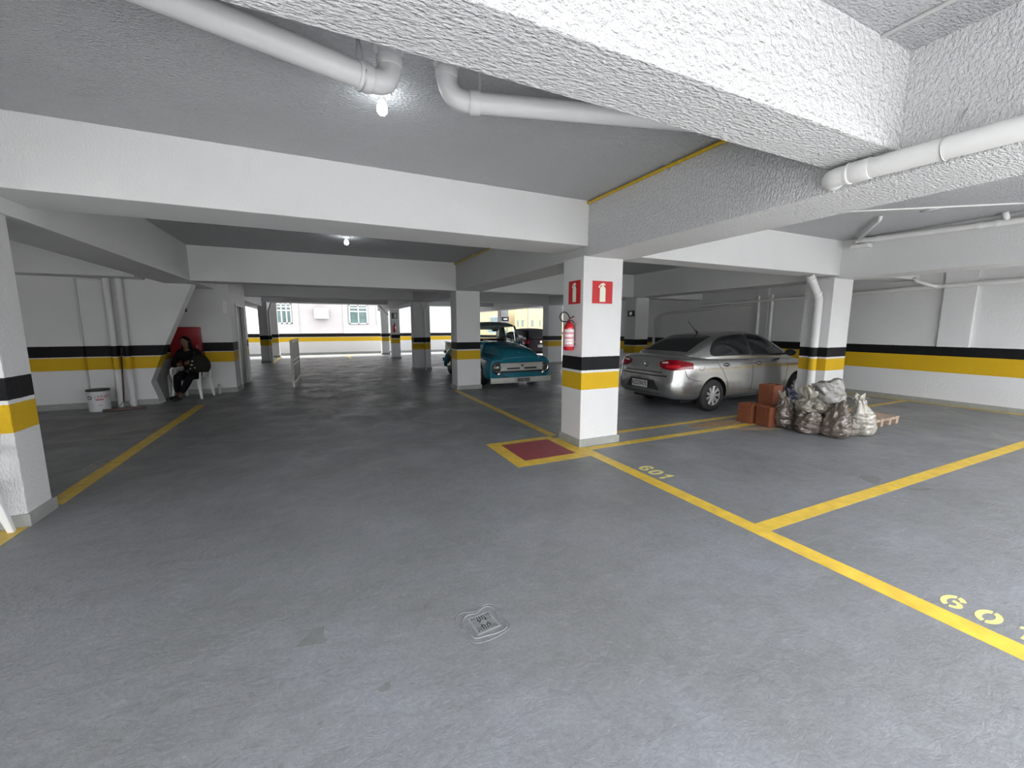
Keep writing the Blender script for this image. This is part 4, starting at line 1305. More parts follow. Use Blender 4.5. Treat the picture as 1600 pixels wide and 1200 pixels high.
    MB().tube([(-2.82, -0.70, 1.03), (-4.62, -0.70, 1.03)], 0.022, 8).tube([(-2.82, 0.70, 1.03), (-4.62, 0.70, 1.03)], 0.022, 8).build('bed_rail', paint, root, smooth=True)
    # rear fenders and running boards
    for s in (-1, 1):
        rgs = []
        for i in range(15):
            t = PI * i / 14
            cx, cz = -3.68 - 0.58 * math.cos(t) * 1.0, 0.30 + 0.52 * math.sin(t) ** 0.8
            ro = 0.0
            rgs.append([(cx, s * 0.69, cz + 0.03), (cx, s * 0.80, cz + 0.02), (cx, s * 0.875, cz - 0.05), (cx, s * 0.88, max(cz - 0.25, 0.16)), (cx, s * 0.69, max(cz - 0.25, 0.16))])
        fo = MB().loft(rgs).build('rear_fender', paint, root, smooth=True, sub=1)
        c = MB().lathe([(0.33, s * 0.60), (0.33, s * 1.1)], 32, (-3.68, 0, 0.31), 'y').build('cut', M['black'])
        c.parent = root
        bpy.context.view_layer.update()
        b3 = fo.modifiers.new('b', 'BOOLEAN')
        b3.object = c
        b3.solver = 'EXACT'
        bake(fo)
        bpy.data.objects.remove(c)
        MB().box(-3.05, s * 0.72 - 0.1 * (s < 0), 0.22, -1.5, s * 0.72 + 0.1 * (s > 0), 0.27).build('running_board', paint, root, bevel=0.01)
        MB().lathe([(0.05, 0), (0.05, -0.06), (0.03, -0.08), (0.001, -0.085)], 16, (-4.3, s * 0.80, 0.70), 'x').build('tail_lamp', M['chrome'], root, smooth=True)
    MB().box(-4.80, -0.78, 0.34, -4.74, 0.78, 0.48).box(-4.76, -0.5, 0.36, -4.6, -0.44, 0.42).box(-4.76, 0.44, 0.36, -4.6, 0.5, 0.42).build('rear_bumper', M['chrome'], root, bevel=0.015)
    for wx in (-0.88, -3.68):
        for s in (-1, 1):
            wheel_parts(root, wx, s * 0.755, 0.315, 0.19, s, M['chrome'], 'hub')
    MB().box(-4.5, -0.45, 0.2, -0.3, 0.45, 0.36).build('chassis', M['black'], root)


pickup()


# ------------------------------------------------------------------ plastic chairs
def plastic_chair(loc, rz, label):
    """white moulded armchair; it faces local -Y, seat centre above the origin"""
    e = empty('plastic_chair', loc, rz, label, 'chair', 'white moulded plastic chairs')
    m = M['white_plastic']
    se = MB()
    rows = []
    for j in range(9):
        v = -0.22 + 0.44 * j / 8
        rows.append([(u * (0.23 + 0.02 * (v < 0)), v, 0.425 - 0.018 * (1 - u * u) * (1 - (v / 0.25) ** 2) - (0.02 if j == 0 else 0)) for u in [-1 + i / 5 for i in range(11)]])
    se.loft(rows, False, False)
    s_ = se.build('seat', m, e, smooth=True, fix=False)
    so = s_.modifiers.new('s', 'SOLIDIFY')
    so.thickness = 0.012
    bk = MB()
    for k in range(7):
        x = -0.165 + 0.055 * k
        bk.tube([(x, 0.215, 0.43), (x * 1.05, 0.25, 0.60), (x * 1.08, 0.29, 0.79)], [0.012, 0.011, 0.012], 6)
    bk.tube([(-0.235, 0.235, 0.44), (-0.235, 0.27, 0.62), (-0.215, 0.30, 0.76), (-0.15, 0.315, 0.83), (0, 0.325, 0.855), (0.15, 0.315, 0.83), (0.215, 0.30, 0.76), (0.235, 0.27, 0.62), (0.235, 0.235, 0.44)], 0.019, 8)
    bk.build('backrest', m, e, smooth=True)
    for sx in (-1, 1):
        for sy in (-1, 1):
            x0, y0 = sx * 0.225, sy * 0.20
            x1, y1 = sx * 0.275, sy * 0.26
            MB().loft([[(x + a * w, y + b * w, z) for a, b in ((-1, -1), (1, -1), (1, 1), (-1, 1))] for x, y, z, w in ((x0, y0, 0.43, 0.033), ((x0 + x1) / 2, (y0 + y1) / 2, 0.22, 0.026), (x1, y1, 0.0, 0.019))]).build('leg', m, e, bevel=0.006, smooth='auto')
        MB().tube([(sx * 0.25, -0.21, 0.42), (sx * 0.275, -0.23, 0.56), (sx * 0.28, -0.22, 0.635), (sx * 0.28, -0.17, 0.66), (sx * 0.275, 0.05, 0.66), (sx * 0.25, 0.25, 0.655), (sx * 0.23, 0.28, 0.66)], [0.02, 0.018, 0.02, 0.026, 0.026, 0.024, 0.02], 10).build('armrest', m, e, smooth=True)
    return e


plastic_chair((-2.57, 11.05, 0), math.radians(-14), 'white plastic chair under the seated person in black')
plastic_chair((-2.455, 3.985, 0), math.radians(-88), 'white plastic chair cut by the left edge against the rough column')


# ------------------------------------------------------------------ seated person
def skin_obj(name, chains, m, parent, sub=2):
    """chains: list of lists of (x,y,z,r); points that coincide are welded"""
    idx, V, R, E = {}, [], [], []

    def vid(p):
        k = tuple(round(c, 4) for c in p[:3])
        if k not in idx:
            idx[k] = len(V)
            V.append(p[:3])
            R.append(p[3])
        return idx[k]
    for ch in chains:
        ids = [vid(p) for p in ch]
        E += list(zip(ids, ids[1:]))
    me = bpy.data.meshes.new(name)
    me.from_pydata(V, E, [])
    me.materials.append(m)
    o = bpy.data.objects.new(name, me)
    C.objects.link(o)
    o.parent = parent
    sk = o.modifiers.new('skin', 'SKIN')
    sk.use_smooth_shade = True
    lay = me.skin_vertices[0].data if me.skin_vertices else None
    if lay is None:
        bm = bmesh.new()
        bm.from_mesh(me)
        bm.verts.layers.skin.verify()
        bm.to_mesh(me)
        bm.free()
        lay = me.skin_vertices[0].data
    for i, r in enumerate(R):
        rr = r if isinstance(r, tuple) else (r, r)
        lay[i].radius = rr
        lay[i].use_root = (i == 0)
    su = o.modifiers.new('sub', 'SUBSURF')
    su.levels = su.render_levels = sub
    bake(o)
    if o.data.polygons:
        o.data.polygons.foreach_set('use_smooth', [True] * len(o.data.polygons))
    if not o.data.materials:
        o.data.materials.append(m)
    o.data.materials[0] = m
    return o


def person():
    root = empty('person', (-2.57, 10.99, 0), math.radians(-12), 'person in black clothes seated on a plastic chair with a dark bag on the lap', 'person')
    skin = mat('skin', (0.13, 0.07, 0.045), 0.55, var=0.05)
    black = mat('black jacket cloth', (0.006, 0.006, 0.007), 0.9, spec=0.15, var=0.1, bump=0.3, bscale=200)
    trou = mat('black trouser cloth', (0.006, 0.006, 0.008), 0.9, spec=0.15, var=0.1)
    hairm = mat('black hair', (0.006, 0.005, 0.005), 0.9, var=0.2, nscale=90, spec=0.1)
    hip = (0, 0.05, 0.53)
    neck = (-0.0, -0.07, 1.07)
    hands = {-1: (-0.06, -0.34, 0.76), 1: (0.17, -0.36, 0.80)}
    ch = [[(0, 0.05, 0.53, 0.13), (0, 0.06, 0.68, 0.12), (0, 0.03, 0.86, 0.135), (0, -0.02, 0.99, 0.11), (0, -0.06, 1.06, 0.055), (0, -0.085, 1.12, 0.052), (0, -0.11, 1.17, 0.07), (0, -0.12, 1.23, 0.088), (0, -0.11, 1.29, 0.07)]]
    arms, legs = [], []
    for s in (-1, 1):
        sh = (s * 0.17, -0.01, 0.99)
        el = (s * 0.27, -0.08, 0.73)
        hd_ = hands[s]
        wr = tuple(hd_[i] * 0.82 + el[i] * 0.18 for i in range(3))
        arms.append([(0, -0.02, 0.99, 0.11), (*sh, 0.062), (s * 0.23, -0.04, 0.86, 0.05), (*el, 0.043), (*[(el[i] + wr[i]) / 2 for i in range(3)], 0.037), (*wr, 0.026), (*hd_, (0.034, 0.02))])
    kn = {1: (0.16, -0.40, 0.50), -1: (-0.08, -0.38, 0.50)}
    ft = {1: (-0.10, -0.33, 0.07), -1: (-0.24, -0.12, 0.07)}
    for s in (-1, 1):
        k, f_ = kn[s], ft[s]
        legs.append([(0, 0.05, 0.53, 0.13), (s * 0.10, 0.0, 0.52, 0.10), (*[(s * 0.10 + k[0]) / 2, (k[1]) / 2, 0.52], 0.085), (*k, 0.062), (*[(k[i] * 0.6 + f_[i] * 0.4) for i in range(3)], 0.057), (*[(k[i] * 0.2 + f_[i] * 0.8) for i in range(3)], 0.038), (*f_, 0.036)])
    fingers = []
    for s in (-1, 1):
        h = hands[s]
        for k in range(4):
            o_ = (k - 1.5) * 0.018
            L = (0.062, 0.072, 0.068, 0.052)[k]
            fingers.append([(*h, (0.034, 0.02)), (h[0] - s * 0.02, h[1] - 0.035, h[2] + o_, 0.009), (h[0] - s * 0.045, h[1] - 0.035 - L * 0.35, h[2] + o_ - 0.003, 0.0085), (h[0] - s * 0.075, h[1] - 0.03 - L * 0.3, h[2] + o_ - 0.012, 0.007)])
        fingers.append([(*h, (0.034, 0.02)), (h[0] - s * 0.005, h[1] - 0.015, h[2] + 0.038, 0.011), (h[0] - s * 0.03, h[1] - 0.035, h[2] + 0.05, 0.009)])
    feet = []
    for s in (-1, 1):
        f_ = ft[s]
        feet.append([(*f_, 0.036), (f_[0] - 0.03, f_[1] - 0.07, 0.045, 0.036), (f_[0] - 0.05, f_[1] - 0.15, 0.033, 0.03)])
    body = skin_obj('body', ch + arms + legs + fingers + feet, skin, root)
    # clothes follow the same lines, a little thicker
    g = lambda chs, d: [[(*p[:3], (p[3][0] + d, p[3][1] + d) if isinstance(p[3], tuple) else p[3] + d) for p in c] for c in chs]
    skin_obj('jacket', g([ch[0][:5]], 0.025) + g([a_[:-1] for a_ in arms], 0.016), black, root)
    skin_obj('trousers', g([l[:-1] for l in legs], 0.014) + [[(0, 0.05, 0.53, 0.144), (0, 0.06, 0.62, 0.135)]], trou, root)
    for s in (-1, 1):
        f_ = ft[s]
        skin_obj('shoe', [[(f_[0] + 0.01, f_[1] + 0.04, 0.045, 0.042), (f_[0] - 0.015, f_[1] - 0.03, 0.048, 0.047), (f_[0] - 0.04, f_[1] - 0.10, 0.042, 0.043), (f_[0] - 0.06, f_[1] - 0.17, 0.036, 0.034)]], M['black'], root)
    # head: face features and long hair
    hc_ = (0, -0.125, 1.235)
    MB().sphere((hc_[0], hc_[1] + 0.0, hc_[2] - 0.005), (0.074, 0.092, 0.105), 20, 14).build('head', skin, root, smooth=True)
    MB().loft([[(0.007, -0.212, 1.245), (-0.007, -0.212, 1.245), (0, -0.205, 1.255)], [(0.013, -0.222, 1.212), (-0.013, -0.222, 1.212), (0, -0.236, 1.218)], [(0.012, -0.205, 1.205), (-0.012, -0.205, 1.205), (0, -0.212, 1.203)]]).build('nose', skin, root, smooth=True)
    for s in (-1, 1):
        MB().sphere((s * 0.028, -0.205, 1.245), (0.012, 0.009, 0.006)).build('eye', M['black'], root, smooth=True)
        MB().sphere((s * 0.075, -0.115, 1.235), (0.009, 0.018, 0.028)).build('ear', skin, root, smooth=True)
    MB().sphere((0, -0.208, 1.178), (0.022, 0.008, 0.006)).build('mouth', mat('lips', (0.22, 0.07, 0.06), 0.5), root, smooth=True)
    hr = MB()
    rings = []
    for i in range(12):
        t = i / 11
        z = 1.352 - 0.36 * t
        rx = [0.02, 0.062, 0.083, 0.090, 0.092, 0.094, 0.097, 0.10, 0.10, 0.095, 0.085, 0.06][i]
        ry = [0.02, 0.068, 0.095, 0.105, 0.10, 0.09, 0.08, 0.072, 0.065, 0.06, 0.05, 0.03][i]
        cy = [-0.115, -0.112, -0.105, -0.095, -0.085, -0.07, -0.055, -0.045, -0.04, -0.035, -0.03, -0.03][i]
        ring = []
        for k in range(20):
            a_ = 2 * PI * k / 20
            x, y = rx * math.cos(a_), cy + ry * math.sin(a_)
            if t > 0.22 and math.sin(a_) < -0.35:
                y = max(y, hc_[1] - 0.03 - 0.02 * abs(math.cos(a_)))
            ring.append((x * (1 + 0.05 * math.sin(5 * a_)), y, z))
        rings.append(ring)
    hr.loft(rings)
    hr.build('hair', hairm, root, smooth=True)
    return root


person()
# the bag held on the lap
bagm = mat('dark olive bag cloth', (0.013, 0.014, 0.008), 0.8, spec=0.2, var=0.2, nscale=30, bump=0.3)
hb = empty('handbag', (-2.30, 10.56, 0.60), math.radians(-8), 'dark olive rounded bag with pale spots held by the seated person', 'bag')
rings = []
for i in range(9):
    t = i / 8
    zz = 0.36 * t
    w = 0.20 * math.sin(PI * (0.12 + 0.80 * t)) ** 0.45 * (1.05 - 0.25 * t)
    d = 0.085 * math.sin(PI * (0.15 + 0.75 * t)) ** 0.5
    rings.append([(w * math.copysign(abs(math.cos(a_)) ** 0.7, math.cos(a_)) , d * math.copysign(abs(math.sin(a_)) ** 0.7, math.sin(a_)), zz) for a_ in [2 * PI * k / 20 for k in range(20)]])
MB().loft(rings).build('bag_body', bagm, hb, smooth=True)
MB().tube([(-0.10, 0, 0.35), (-0.09, 0, 0.42), (0, 0, 0.46), (0.09, 0, 0.42), (0.10, 0, 0.35)], 0.010, 8).build('bag_handle', bagm, hb, smooth=True)
pt = MB()
for (u, v, r) in ((-0.10, 0.24, 0.018), (-0.12, 0.16, 0.022), (-0.07, 0.10, 0.016), (-0.15, 0.08, 0.014)):
    pt.sphere((u, -0.082, v), (r, 0.006, r * 0.8), 8, 5)
pt.build('pale_print', mat('pale print', (0.42, 0.40, 0.38), 0.6), hb, smooth=True)

# ------------------------------------------------------------------ things by the left wall
bk = empty('paint_bucket', (-3.76, 10.02, 0), 0, 'white cylindrical paint bucket with a dark rim and red print', 'bucket')
MB().lathe([(0.001, 0), (0.145, 0), (0.15, 0.01), (0.157, 0.385), (0.150, 0.385), (0.143, 0.02), (0.001, 0.015)], 28).build('bucket_body', mat('bucket plastic', (0.62, 0.63, 0.63), 0.4, var=0.04), bk, smooth='auto')
MB().lathe([(0.148, 0.375), (0.166, 0.375), (0.166, 0.40), (0.160, 0.408), (0.148, 0.405)], 28).build('rim', M['black'], bk, smooth='auto')
MB().tube([(0.16 * math.cos(t), 0.16 * math.sin(t) - 0.006, 0.36 - 0.02 * math.sin(-t) * 3) for t in [PI + PI * i / 12 for i in range(13)]], 0.003, 6).build('wire_handle', M['steel'], bk)


def on_cyl(mb, r, a0, a1, z0, z1, n=8):
    mb.loft([[(r * math.sin(t), -r * math.cos(t), z) for t in [a0 + (a1 - a0) * i / n for i in range(n + 1)]] for z in (z0, z1)], False, False)


redp = mat('red bucket print', (0.36, 0.05, 0.08), 0.5, var=0.3, nscale=60)
lm = text('red_lettering', 'LEINER', 0.075, redp, bk, Matrix.Identity(4), 0.0)
for v in lm.data.vertices:
    a_ = (v.co.x + 0.045) / 0.157
    v.co = Vector((0.1575 * math.sin(a_ + 0.42), -0.1575 * math.cos(a_ + 0.42), 0.275 + v.co.y))
q = MB()
on_cyl(q, 0.1575, 0.05, 0.75, 0.215, 0.235)
on_cyl(q, 0.157, 0.15, 0.6, 0.12, 0.127)
q.build('print_line', redp, bk, fix=False)
q = MB()
for i in range(16):
    t0, t1 = 2 * PI * i / 16, 2 * PI * (i + 1) / 16
    rr = lambda t, k: (0.158 * math.sin(-0.52 + k * 0.26 * math.cos(t)), -0.158 * math.cos(-0.52 + k * 0.26 * math.cos(t)), 0.262 + k * 0.035 * math.sin(t))
    q.add([rr(t0, 1), rr(t1, 1), rr(t1, 0.6), rr(t0, 0.6)], [(0, 1, 2, 3)])
q.build('oval_mark', M['black'], bk, fix=False)

br = empty('floor_squeegee', (-3.36, 9.86, 0), 0.16, 'wide floor squeegee with a dark handle leaning on the thick pipes', 'squeegee')
MB().box(-0.30, -0.02, 0.012, 0.30, 0.025, 0.05).build('blade_holder', mat('brown squeegee bar', (0.10, 0.06, 0.05), 0.6), br, bevel=0.004)
MB().box(-0.30, -0.008, 0.0, 0.30, 0.004, 0.02).build('rubber_blade', M['rubber'], br)
MB().tube([(0, 0, 0.17), (0.0, 0.36, 1.16)], 0.011, 10).build('handle', mat('dark red handle', (0.05, 0.012, 0.012), 0.45), br, smooth=True)
MB().tube([(-0.10, 0.0, 0.05), (0, 0.0, 0.18)], 0.006, 6).tube([(0.12, 0.0, 0.05), (0, 0.0, 0.18)], 0.006, 6).tube([(0, 0, 0.05), (0, 0, 0.18)], 0.008, 6).build('brace', M['metal_dark'], br)
bt = empty('water_bottle', (-2.18, 11.47, 0), 0, 'clear plastic bottle standing by the skirting right of the person', 'bottle')
MB().lathe([(0.001, 0), (0.033, 0), (0.036, 0.01), (0.036, 0.13), (0.030, 0.16), (0.014, 0.19), (0.013, 0.20), (0.001, 0.20)], 18).build('bottle_body', mat('clear plastic', (0.60, 0.62, 0.62), 0.15, var=0.1, trans=0.25, ior=1.2), bt, smooth='auto')
MB().lathe([(0.001, 0.198), (0.016, 0.198), (0.016, 0.218), (0.001, 0.218)], 14).build('cap', M['metal_dark'], bt)
# free standing barrier panel
bp_ = empty('barrier_panel', (-0.66, 11.85, 0), math.radians(-2.4), 'grey slatted barrier gate standing open across the far lane', 'gate')
MB().box(-0.03, 0.0, 0.10, 0.03, 0.05, 1.20).box(-0.03, 1.75, 0.0, 0.03, 1.80, 1.20).box(-0.03, 0.05, 1.14, 0.03, 1.75, 1.20).box(-0.03, 0.05, 0.10, 0.03, 1.75, 0.15).build('gate_frame', mat('pale grey frame', (0.42, 0.42, 0.38), 0.4), bp_, bevel=0.004)
MB().box(-0.012, 0.05, 0.15, 0.012, 1.75, 1.14).build('gate_panel', mat('grey gate sheet', (0.16, 0.17, 0.15), 0.5), bp_)
MB().box(0.012, 0.05, 0.55, 0.016, 1.75, 0.58).box(0.012, 0.05, 0.66, 0.016, 1.75, 0.69).build('sheet_rib', M['steel'], bp_)
MB().box(-0.02, 0.0, 0, 0.02, 0.04, 0.10).build('foot', M['steel'], bp_)


# ------------------------------------------------------------------ rubble corner
def clay_block(x, y, z, w, d, h, rz, label):
    e = empty('clay_block', (x, y, z), rz, label, 'block', 'orange clay blocks by the rubble bags')
    mb = MB()
    # hollow block: outer walls and grooves
    t = 0.012
    mb.box(-w / 2, -d / 2, 0, w / 2, -d / 2 + t, h).box(-w / 2, d / 2 - t, 0, w / 2, d / 2, h).box(-w / 2, -d / 2 + t, 0, -w / 2 + t, d / 2 - t, h).box(w / 2 - t, -d / 2 + t, 0, w / 2, d / 2 - t, h)
    mb.box(-t / 2, -d / 2 + t, 0, t / 2, d / 2 - t, h).box(-w / 2 + t, -t / 2, 0, w / 2 - t, t / 2, h).box(-w / 2 + t, -d / 2 + t, h * 0.3, w / 2 - t, d / 2 - t, h * 0.94)
    mb.build('block_shell', M['clay'], e, bevel=0.003)
    rb = MB()
    for k in range(5):
        u = -d / 2 + d * (k + 0.5) / 5
        rb.box(-w / 2 - 0.003, u - d * 0.055, 0.01, -w / 2, u + d * 0.055, h - 0.01)
        u = -w / 2 + w * (k + 0.5) / 5
        rb.box(u - w * 0.055, -d / 2 - 0.003, 0.01, u + w * 0.055, -d / 2, h - 0.01)
    rb.build('raised_ribs', M['clay'], e)
    return e


clay_block(6.32, 4.31, 0, 0.28, 0.22, 0.31, 0.05, 'orange clay block on the floor, leftmost of the three nearest the sedan')
clay_block(6.38, 4.02, 0, 0.28, 0.24, 0.31, -0.12, 'orange clay block on the floor next to the leftmost bag')
clay_block(6.66, 4.22, 0, 0.30, 0.25, 0.31, 0.0, 'orange clay block on the floor mostly hidden behind the front two')
clay_block(6.60, 4.17, 0.312, 0.24, 0.24, 0.31, 0.0, 'orange clay block stacked on top of the other blocks')

M['bag_a'] = mat('dusty clear bag plastic', (0.20, 0.18, 0.145), 0.30, var=0.35, nscale=9, bump=0.7, bscale=22, bdist=0.02, coat=0.6)
M['bag_b'] = mat('brown filled bag plastic', (0.115, 0.092, 0.075), 0.30, var=0.45, nscale=10, bump=0.8, bscale=22, bdist=0.02, coat=0.6)
M['bag_c'] = mat('ivory bag plastic', (0.33, 0.31, 0.26), 0.26, var=0.25, nscale=8, bump=0.8, bscale=20, bdist=0.02, coat=0.6)
M['bag_d'] = mat('light grey bag plastic', (0.28, 0.27, 0.245), 0.35, var=0.2, nscale=7, bump=0.7, bscale=9, bdist=0.03, coat=0.3)


def rubble_bag(x, y, z, rx, ry, h, prof, m, label, seed, rz=0.0, lean=(0, 0), fold=1.0, peak=0.0):
    """a full plastic sack: lumpy body, sharp folds, a crumpled closed top. prof = (shoulder, neck, tip) radii"""
    e = empty('rubble_bag', (x, y, z), rz, label, 'bag', 'plastic bags of rubble around the right column')
    rnd = random.Random(seed)
    off = Vector((rnd.uniform(0, 50), rnd.uniform(0, 50), rnd.uniform(0, 50)))
    n = 72
    ph = [rnd.uniform(0, 6.28) for _ in range(6)]
    sh, nk, tp = prof
    key = [(0.0, 0.55), (0.02, 0.80), (0.08, 0.95), (0.2, 1.03), (0.38, 1.04), (0.55, 0.97), (0.68, sh), (0.82, nk), (0.93, (nk + tp) / 2), (1.0, tp)]
    rings = []
    NR = 34
    for i in range(NR + 1):
        t = (i / NR)
        for (t0, r0), (t1, r1) in zip(key, key[1:]):
            if t <= t1:
                q = (t - t0) / (t1 - t0)
                r = r0 + (r1 - r0) * q
                break
        ring = []
        for k in range(n):
            a_ = 2 * PI * k / n
            up = max(0, t - 0.4) / 0.6
            tw = a_ + 0.9 * (t - 0.5) * math.sin(ph[5])
            rr = r * (1 + 0.10 * math.sin(2 * a_ + ph[0]) + 0.07 * math.sin(3 * a_ + ph[1] + 2 * t)
                      + up * 0.13 * (1 - 2 * abs(math.sin(3.5 * tw + ph[2]))) + up * 0.07 * (1 - 2 * abs(math.sin(6.5 * tw + ph[3]))))
            p = Vector((rx * rr * math.cos(a_), ry * rr * math.sin(a_), h * t))
            q1 = p + off
            # ridged folds: creases run in bands across the sack
            d_ = (0.45 - abs(mnoise.noise(Vector((q1.x * 8, q1.y * 8, q1.z * 14))) * 1.9)) * 0.030
            d_ += (0.4 - abs(mnoise.noise(Vector((q1.x * 19, q1.y * 19, q1.z * 30))) * 1.9)) * 0.014
            if t > 0.03:
                p += Vector((math.cos(a_), math.sin(a_), 0.25)) * d_ * fold
            p += Vector((lean[0], lean[1], 0)) * (t ** 1.6)
            if t > 0.6:
                p.z += peak * (t - 0.6) * 2.5 * math.cos(a_ - ph[4]) * h * 0.3 + 0.015 * math.sin(5 * a_ + ph[2])
            p.z = max(p.z, 0)
            ring.append(p)
        rings.append(ring)
    top = rings[-1]
    cen = sum(top, Vector()) / n
    rings.append([cen + (p - cen) * 0.55 + Vector((0, 0, -0.012 + 0.012 * math.sin(4 * 2 * PI * k / n + ph[1]))) for k, p in enumerate(top)])
    rings.append([cen + (p - cen) * 0.12 + Vector((0, 0, -0.028)) for p in top])
    MB().loft(rings).build('bag_body', m, e, smooth=True)
    return e


def bag_tuft(e, x, y, z, r, h, m, seed, lean=(0, 0)):
    """the loose crumpled plastic above a knot"""
    rnd = random.Random(seed)
    ph = [rnd.uniform(0, 6.28) for _ in range(4)]
    rings = []
    n = 48
    for i in range(9):
        t = i / 8
        rr0 = r * (0.28 + 0.95 * math.sin(PI * min(t * 0.62 + 0.02, 0.6)))
        ring = []
        for k in range(n):
            a_ = 2 * PI * k / n
            rr = rr0 * (1 + 0.22 * (1 - 2 * abs(math.sin(2.5 * a_ + ph[0] + t))) + 0.12 * math.sin(7 * a_ + ph[1]))
            ring.append((x + rr * math.cos(a_) + lean[0] * t, y + rr * math.sin(a_) * 0.75 + lean[1] * t, z + h * t * (1 + 0.20 * math.sin(2 * a_ + ph[2]))))
        rings.append(ring)
    MB().loft(rings, True, False).build('gathered_top', m, e, smooth=True, fix=False)


b1 = rubble_bag(6.52, 3.83, 0, 0.185, 0.17, 0.47, (0.78, 0.50, 0.22), M['bag_b'], 'leftmost brown rubble bag leaning beside the clay blocks', 11, 0.2, (-0.04, 0.03))
bag_tuft(b1, -0.06, 0.05, 0.42, 0.05, 0.13, M['bag_a'], 5, (-0.02, 0.02))
rubble_bag(6.46, 3.49, 0, 0.175, 0.165, 0.32, (1.0, 0.98, 0.85), M['bag_b'], 'low brown rubble bag second from the left under the tied bag', 12, 0.5)
b3 = rubble_bag(6.58, 3.55, 0.29, 0.215, 0.17, 0.22, (0.9, 0.62, 0.30), M['bag_a'], 'tied rubble bag with a tuft lying on the low bag', 13, 0.9, (-0.03, 0.03))
bag_tuft(b3, -0.03, 0.04, 0.19, 0.105, 0.17, M['bag_c'], 6, (0.02, 0.02))
rubble_bag(6.57, 3.20, 0, 0.19, 0.165, 0.48, (0.80, 0.62, 0.42), M['bag_b'], 'dark brown slumped rubble bag, the foremost of the heap', 14, 0.4, (0.08, -0.02), 1.15, 0.3)
rubble_bag(6.86, 3.18, 0, 0.125, 0.14, 0.31, (0.85, 0.70, 0.45), M['bag_a'], 'smallest squat bag between the foremost and the ivory bag', 15, 1.4, (-0.02, 0))
b6 = rubble_bag(7.03, 3.07, 0, 0.135, 0.14, 0.56, (0.68, 0.42, 0.30), M['bag_c'], 'tall ivory bag with long pleats, rightmost by the pallet', 16, 0.0, (-0.13, 0.02), 0.9, 0.2)
bag_tuft(b6, -0.14, 0.02, 0.50, 0.055, 0.10, M['bag_c'], 7, (0.02, 0.0))
rubble_bag(6.98, 3.62, 0, 0.22, 0.19, 0.38, (1.0, 0.95, 0.80), M['bag_b'], 'dusty bag hidden low in the middle of the heap', 17, 0.7)
rubble_bag(7.24, 3.64, 0.33, 0.22, 0.17, 0.36, (1.02, 0.92, 0.78), M['bag_d'], 'pale grey bag perched highest in front of the right column', 18, 2.6, (0.05, -0.02), 0.7, 0.5)
rubble_bag(7.36, 3.98, 0, 0.19, 0.18, 0.33, (1.0, 0.95, 0.8), M['bag_a'], 'dusty bag at the back of the heap against the right column', 21, 0.7)
rubble_bag(6.90, 4.0, 0, 0.16, 0.14, 0.52, (0.8, 0.62, 0.5), mat('dark blue bag plastic', (0.012, 0.018, 0.045), 0.25, var=0.3, bump=0.8, bscale=12, bdist=0.03, coat=0.5), 'small dark blue bag tucked between the blocks and the column', 19, 0.3, (-0.02, 0.03), 1.0, 0.4)

pa = empty('wooden_pallet', (7.88, 3.66, 0), 0.03, 'low wooden pallet lying on the floor right of the bags', 'pallet')
for k in range(7):
    x0 = -0.55 + k * 0.1605
    MB().box(x0, -0.46, 0.10, x0 + 0.135, 0.46, 0.12).build('deck_board', M['wood'], pa, bevel=0.002)
for yy in (-0.46, -0.05, 0.36):
    MB().box(-0.55, yy, 0.08, 0.55, yy + 0.10, 0.10).build('stringer_board', M['wood'], pa, bevel=0.002)
    for xx in (-0.55, -0.05, 0.22, 0.45):
        MB().box(xx, yy, 0.0, xx + 0.08, yy + 0.10, 0.08).build('pallet_block', M['wood'], pa, bevel=0.002)
tag(MB().prism([(10.3, 4.75), (10.7, 4.6), (10.95, 4.85), (10.6, 5.05)], lambda x, y: (x, y, 0), lambda x, y: (x, y, 0.03)).build('rubble_sheet', M['bag_d'], bevel=0.01), 'crumpled pale sheet on the floor by the right wall', 'sheet')

# ------------------------------------------------------------------ neighbouring buildings
bA = empty('apartment_building', (0, 30, 0), 0, 'pale apartment building with windows and a cooling unit beyond the parapet', 'building')
MB().box(-14, 0, -6, 11.2, 6, 9).build('wall', M['facade'], bA)
MB().box(1.55, -0.06, -6, 1.80, 0, 9).box(-1.45, -0.06, -6, -1.12, 0, 9).box(3.7, -0.06, -6, 11.2, 0, 9).box(-14, -0.06, -6, -2.9, 0, 9).build('pilaster', M['facade_w'], bA)
MB().box(-2.9, -0.03, -6, -1.45, 0, 1.70).box(1.80, -0.03, -6, 3.7, 0, 1.64).box(-2.9, -0.03, 3.05, -1.45, 0, 9).box(1.8, -0.03, 3.05, 3.7, 0, 9).build('panel_below_window', M['facade_w'], bA)


def fac_window(x0, x1, z0, z1, nx, par):
    f = MB().box(x0, -0.08, z0, x1, -0.03, z0 + 0.07).box(x0, -0.08, z1 - 0.07, x1, -0.03, z1).box(x0, -0.08, z0, x0 + 0.07, -0.03, z1).box(x1 - 0.07, -0.08, z0, x1, -0.03, z1)
    for k in range(1, nx):
        xx = x0 + (x1 - x0) * k / nx
        f.box(xx - 0.035, -0.08, z0, xx + 0.035, -0.03, z1)
    for q_ in (0.66, 0.84):
        f.box(x0, -0.09, z0 + (z1 - z0) * q_ - 0.04, x1, -0.03, z0 + (z1 - z0) * q_ + 0.04)
    w_ = f.build('window', M['facade_w'], par)
    MB().box(x0, -0.045, z0, x1, -0.035, z1).build('pane', M['pane'], w_)


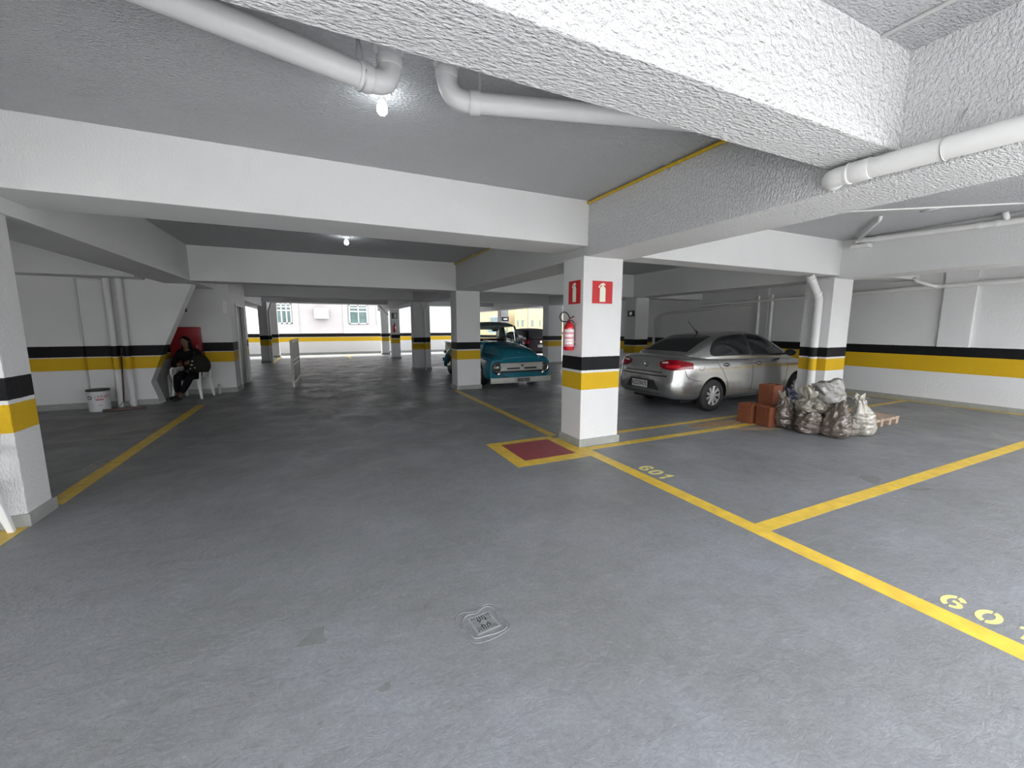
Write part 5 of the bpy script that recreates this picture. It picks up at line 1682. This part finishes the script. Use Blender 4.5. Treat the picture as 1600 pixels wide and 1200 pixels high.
fac_window(-2.35, -1.50, 1.74, 3.0, 3, bA)
fac_window(1.92, 3.10, 1.72, 3.0, 2, bA)
ac = MB().box(-0.20, -0.45, 2.07, 0.66, -0.02, 2.74).build('cooling_unit', M['facade_w'], bA, bevel=0.02)
MB().box(-0.16, -0.46, 2.60, 0.62, -0.45, 2.70).build('cooling_grille', M['steel'], ac)
MB().box(8.62, -0.10, 1.33, 9.3, -0.05, 1.62).build('vent_grille', M['steel'], bA)
bB = empty('cream_building', (0, 40, 0), 0, 'cream coloured building with small windows seen over the dark hatchback', 'building')
MB().box(19.1, 0, -8, 40, 8, 3.9).build('wall', M['facade_y'], bB)
for (x0, x1) in ((19.35, 19.55), (19.9, 20.15), (21.1, 21.35), (22.1, 22.22)):
    f = MB().box(x0, -0.05, 1.55, x1, 0.0, 2.25).build('window', M['pane'], bB)
MB().box(20.65, -0.08, -8, 20.72, 0, 3.9).box(22.3, -0.06, 2.25, 26, 0, 2.33).build('facade_trim', M['facade'], bB)
bC = empty('small_house', (0, 40, 0), 0, 'small ochre house with one window seen through above the pickup', 'building')
MB().box(15.55, -0.3, -8, 17.9, 4, 3.2).build('wall', M['facade_y'], bC)
w_ = MB().box(16.0, -0.36, 1.2, 17.15, -0.3, 2.62).build('window', M['facade_w'], bC)
MB().box(16.1, -0.39, 1.3, 17.05, -0.36, 2.52).build('pane', M['pane'], w_)
tag(MB().loft([[(21.6, 34.5, 0.2), (22.9, 34.5, 0.2), (22.9, 36, 0.2), (21.6, 36, 0.2)], [(22.2, 35, 1.75), (22.4, 35, 1.75), (22.4, 35.6, 1.75), (22.2, 35.6, 1.75)]]).build('tiled_roof', mat('orange roof tile', (0.62, 0.22, 0.10), 0.8, var=0.2, nscale=6)), 'orange tiled roof peak outside, right of the dark hatchback', 'roof')
tag(MB().box(-40, 25.7, -6.2, 60, 90, -6).build('street_ground', mat('grey street', (0.12, 0.12, 0.12), 0.9)), None, None, None, 'structure')['label'] = 'grey ground far below outside'
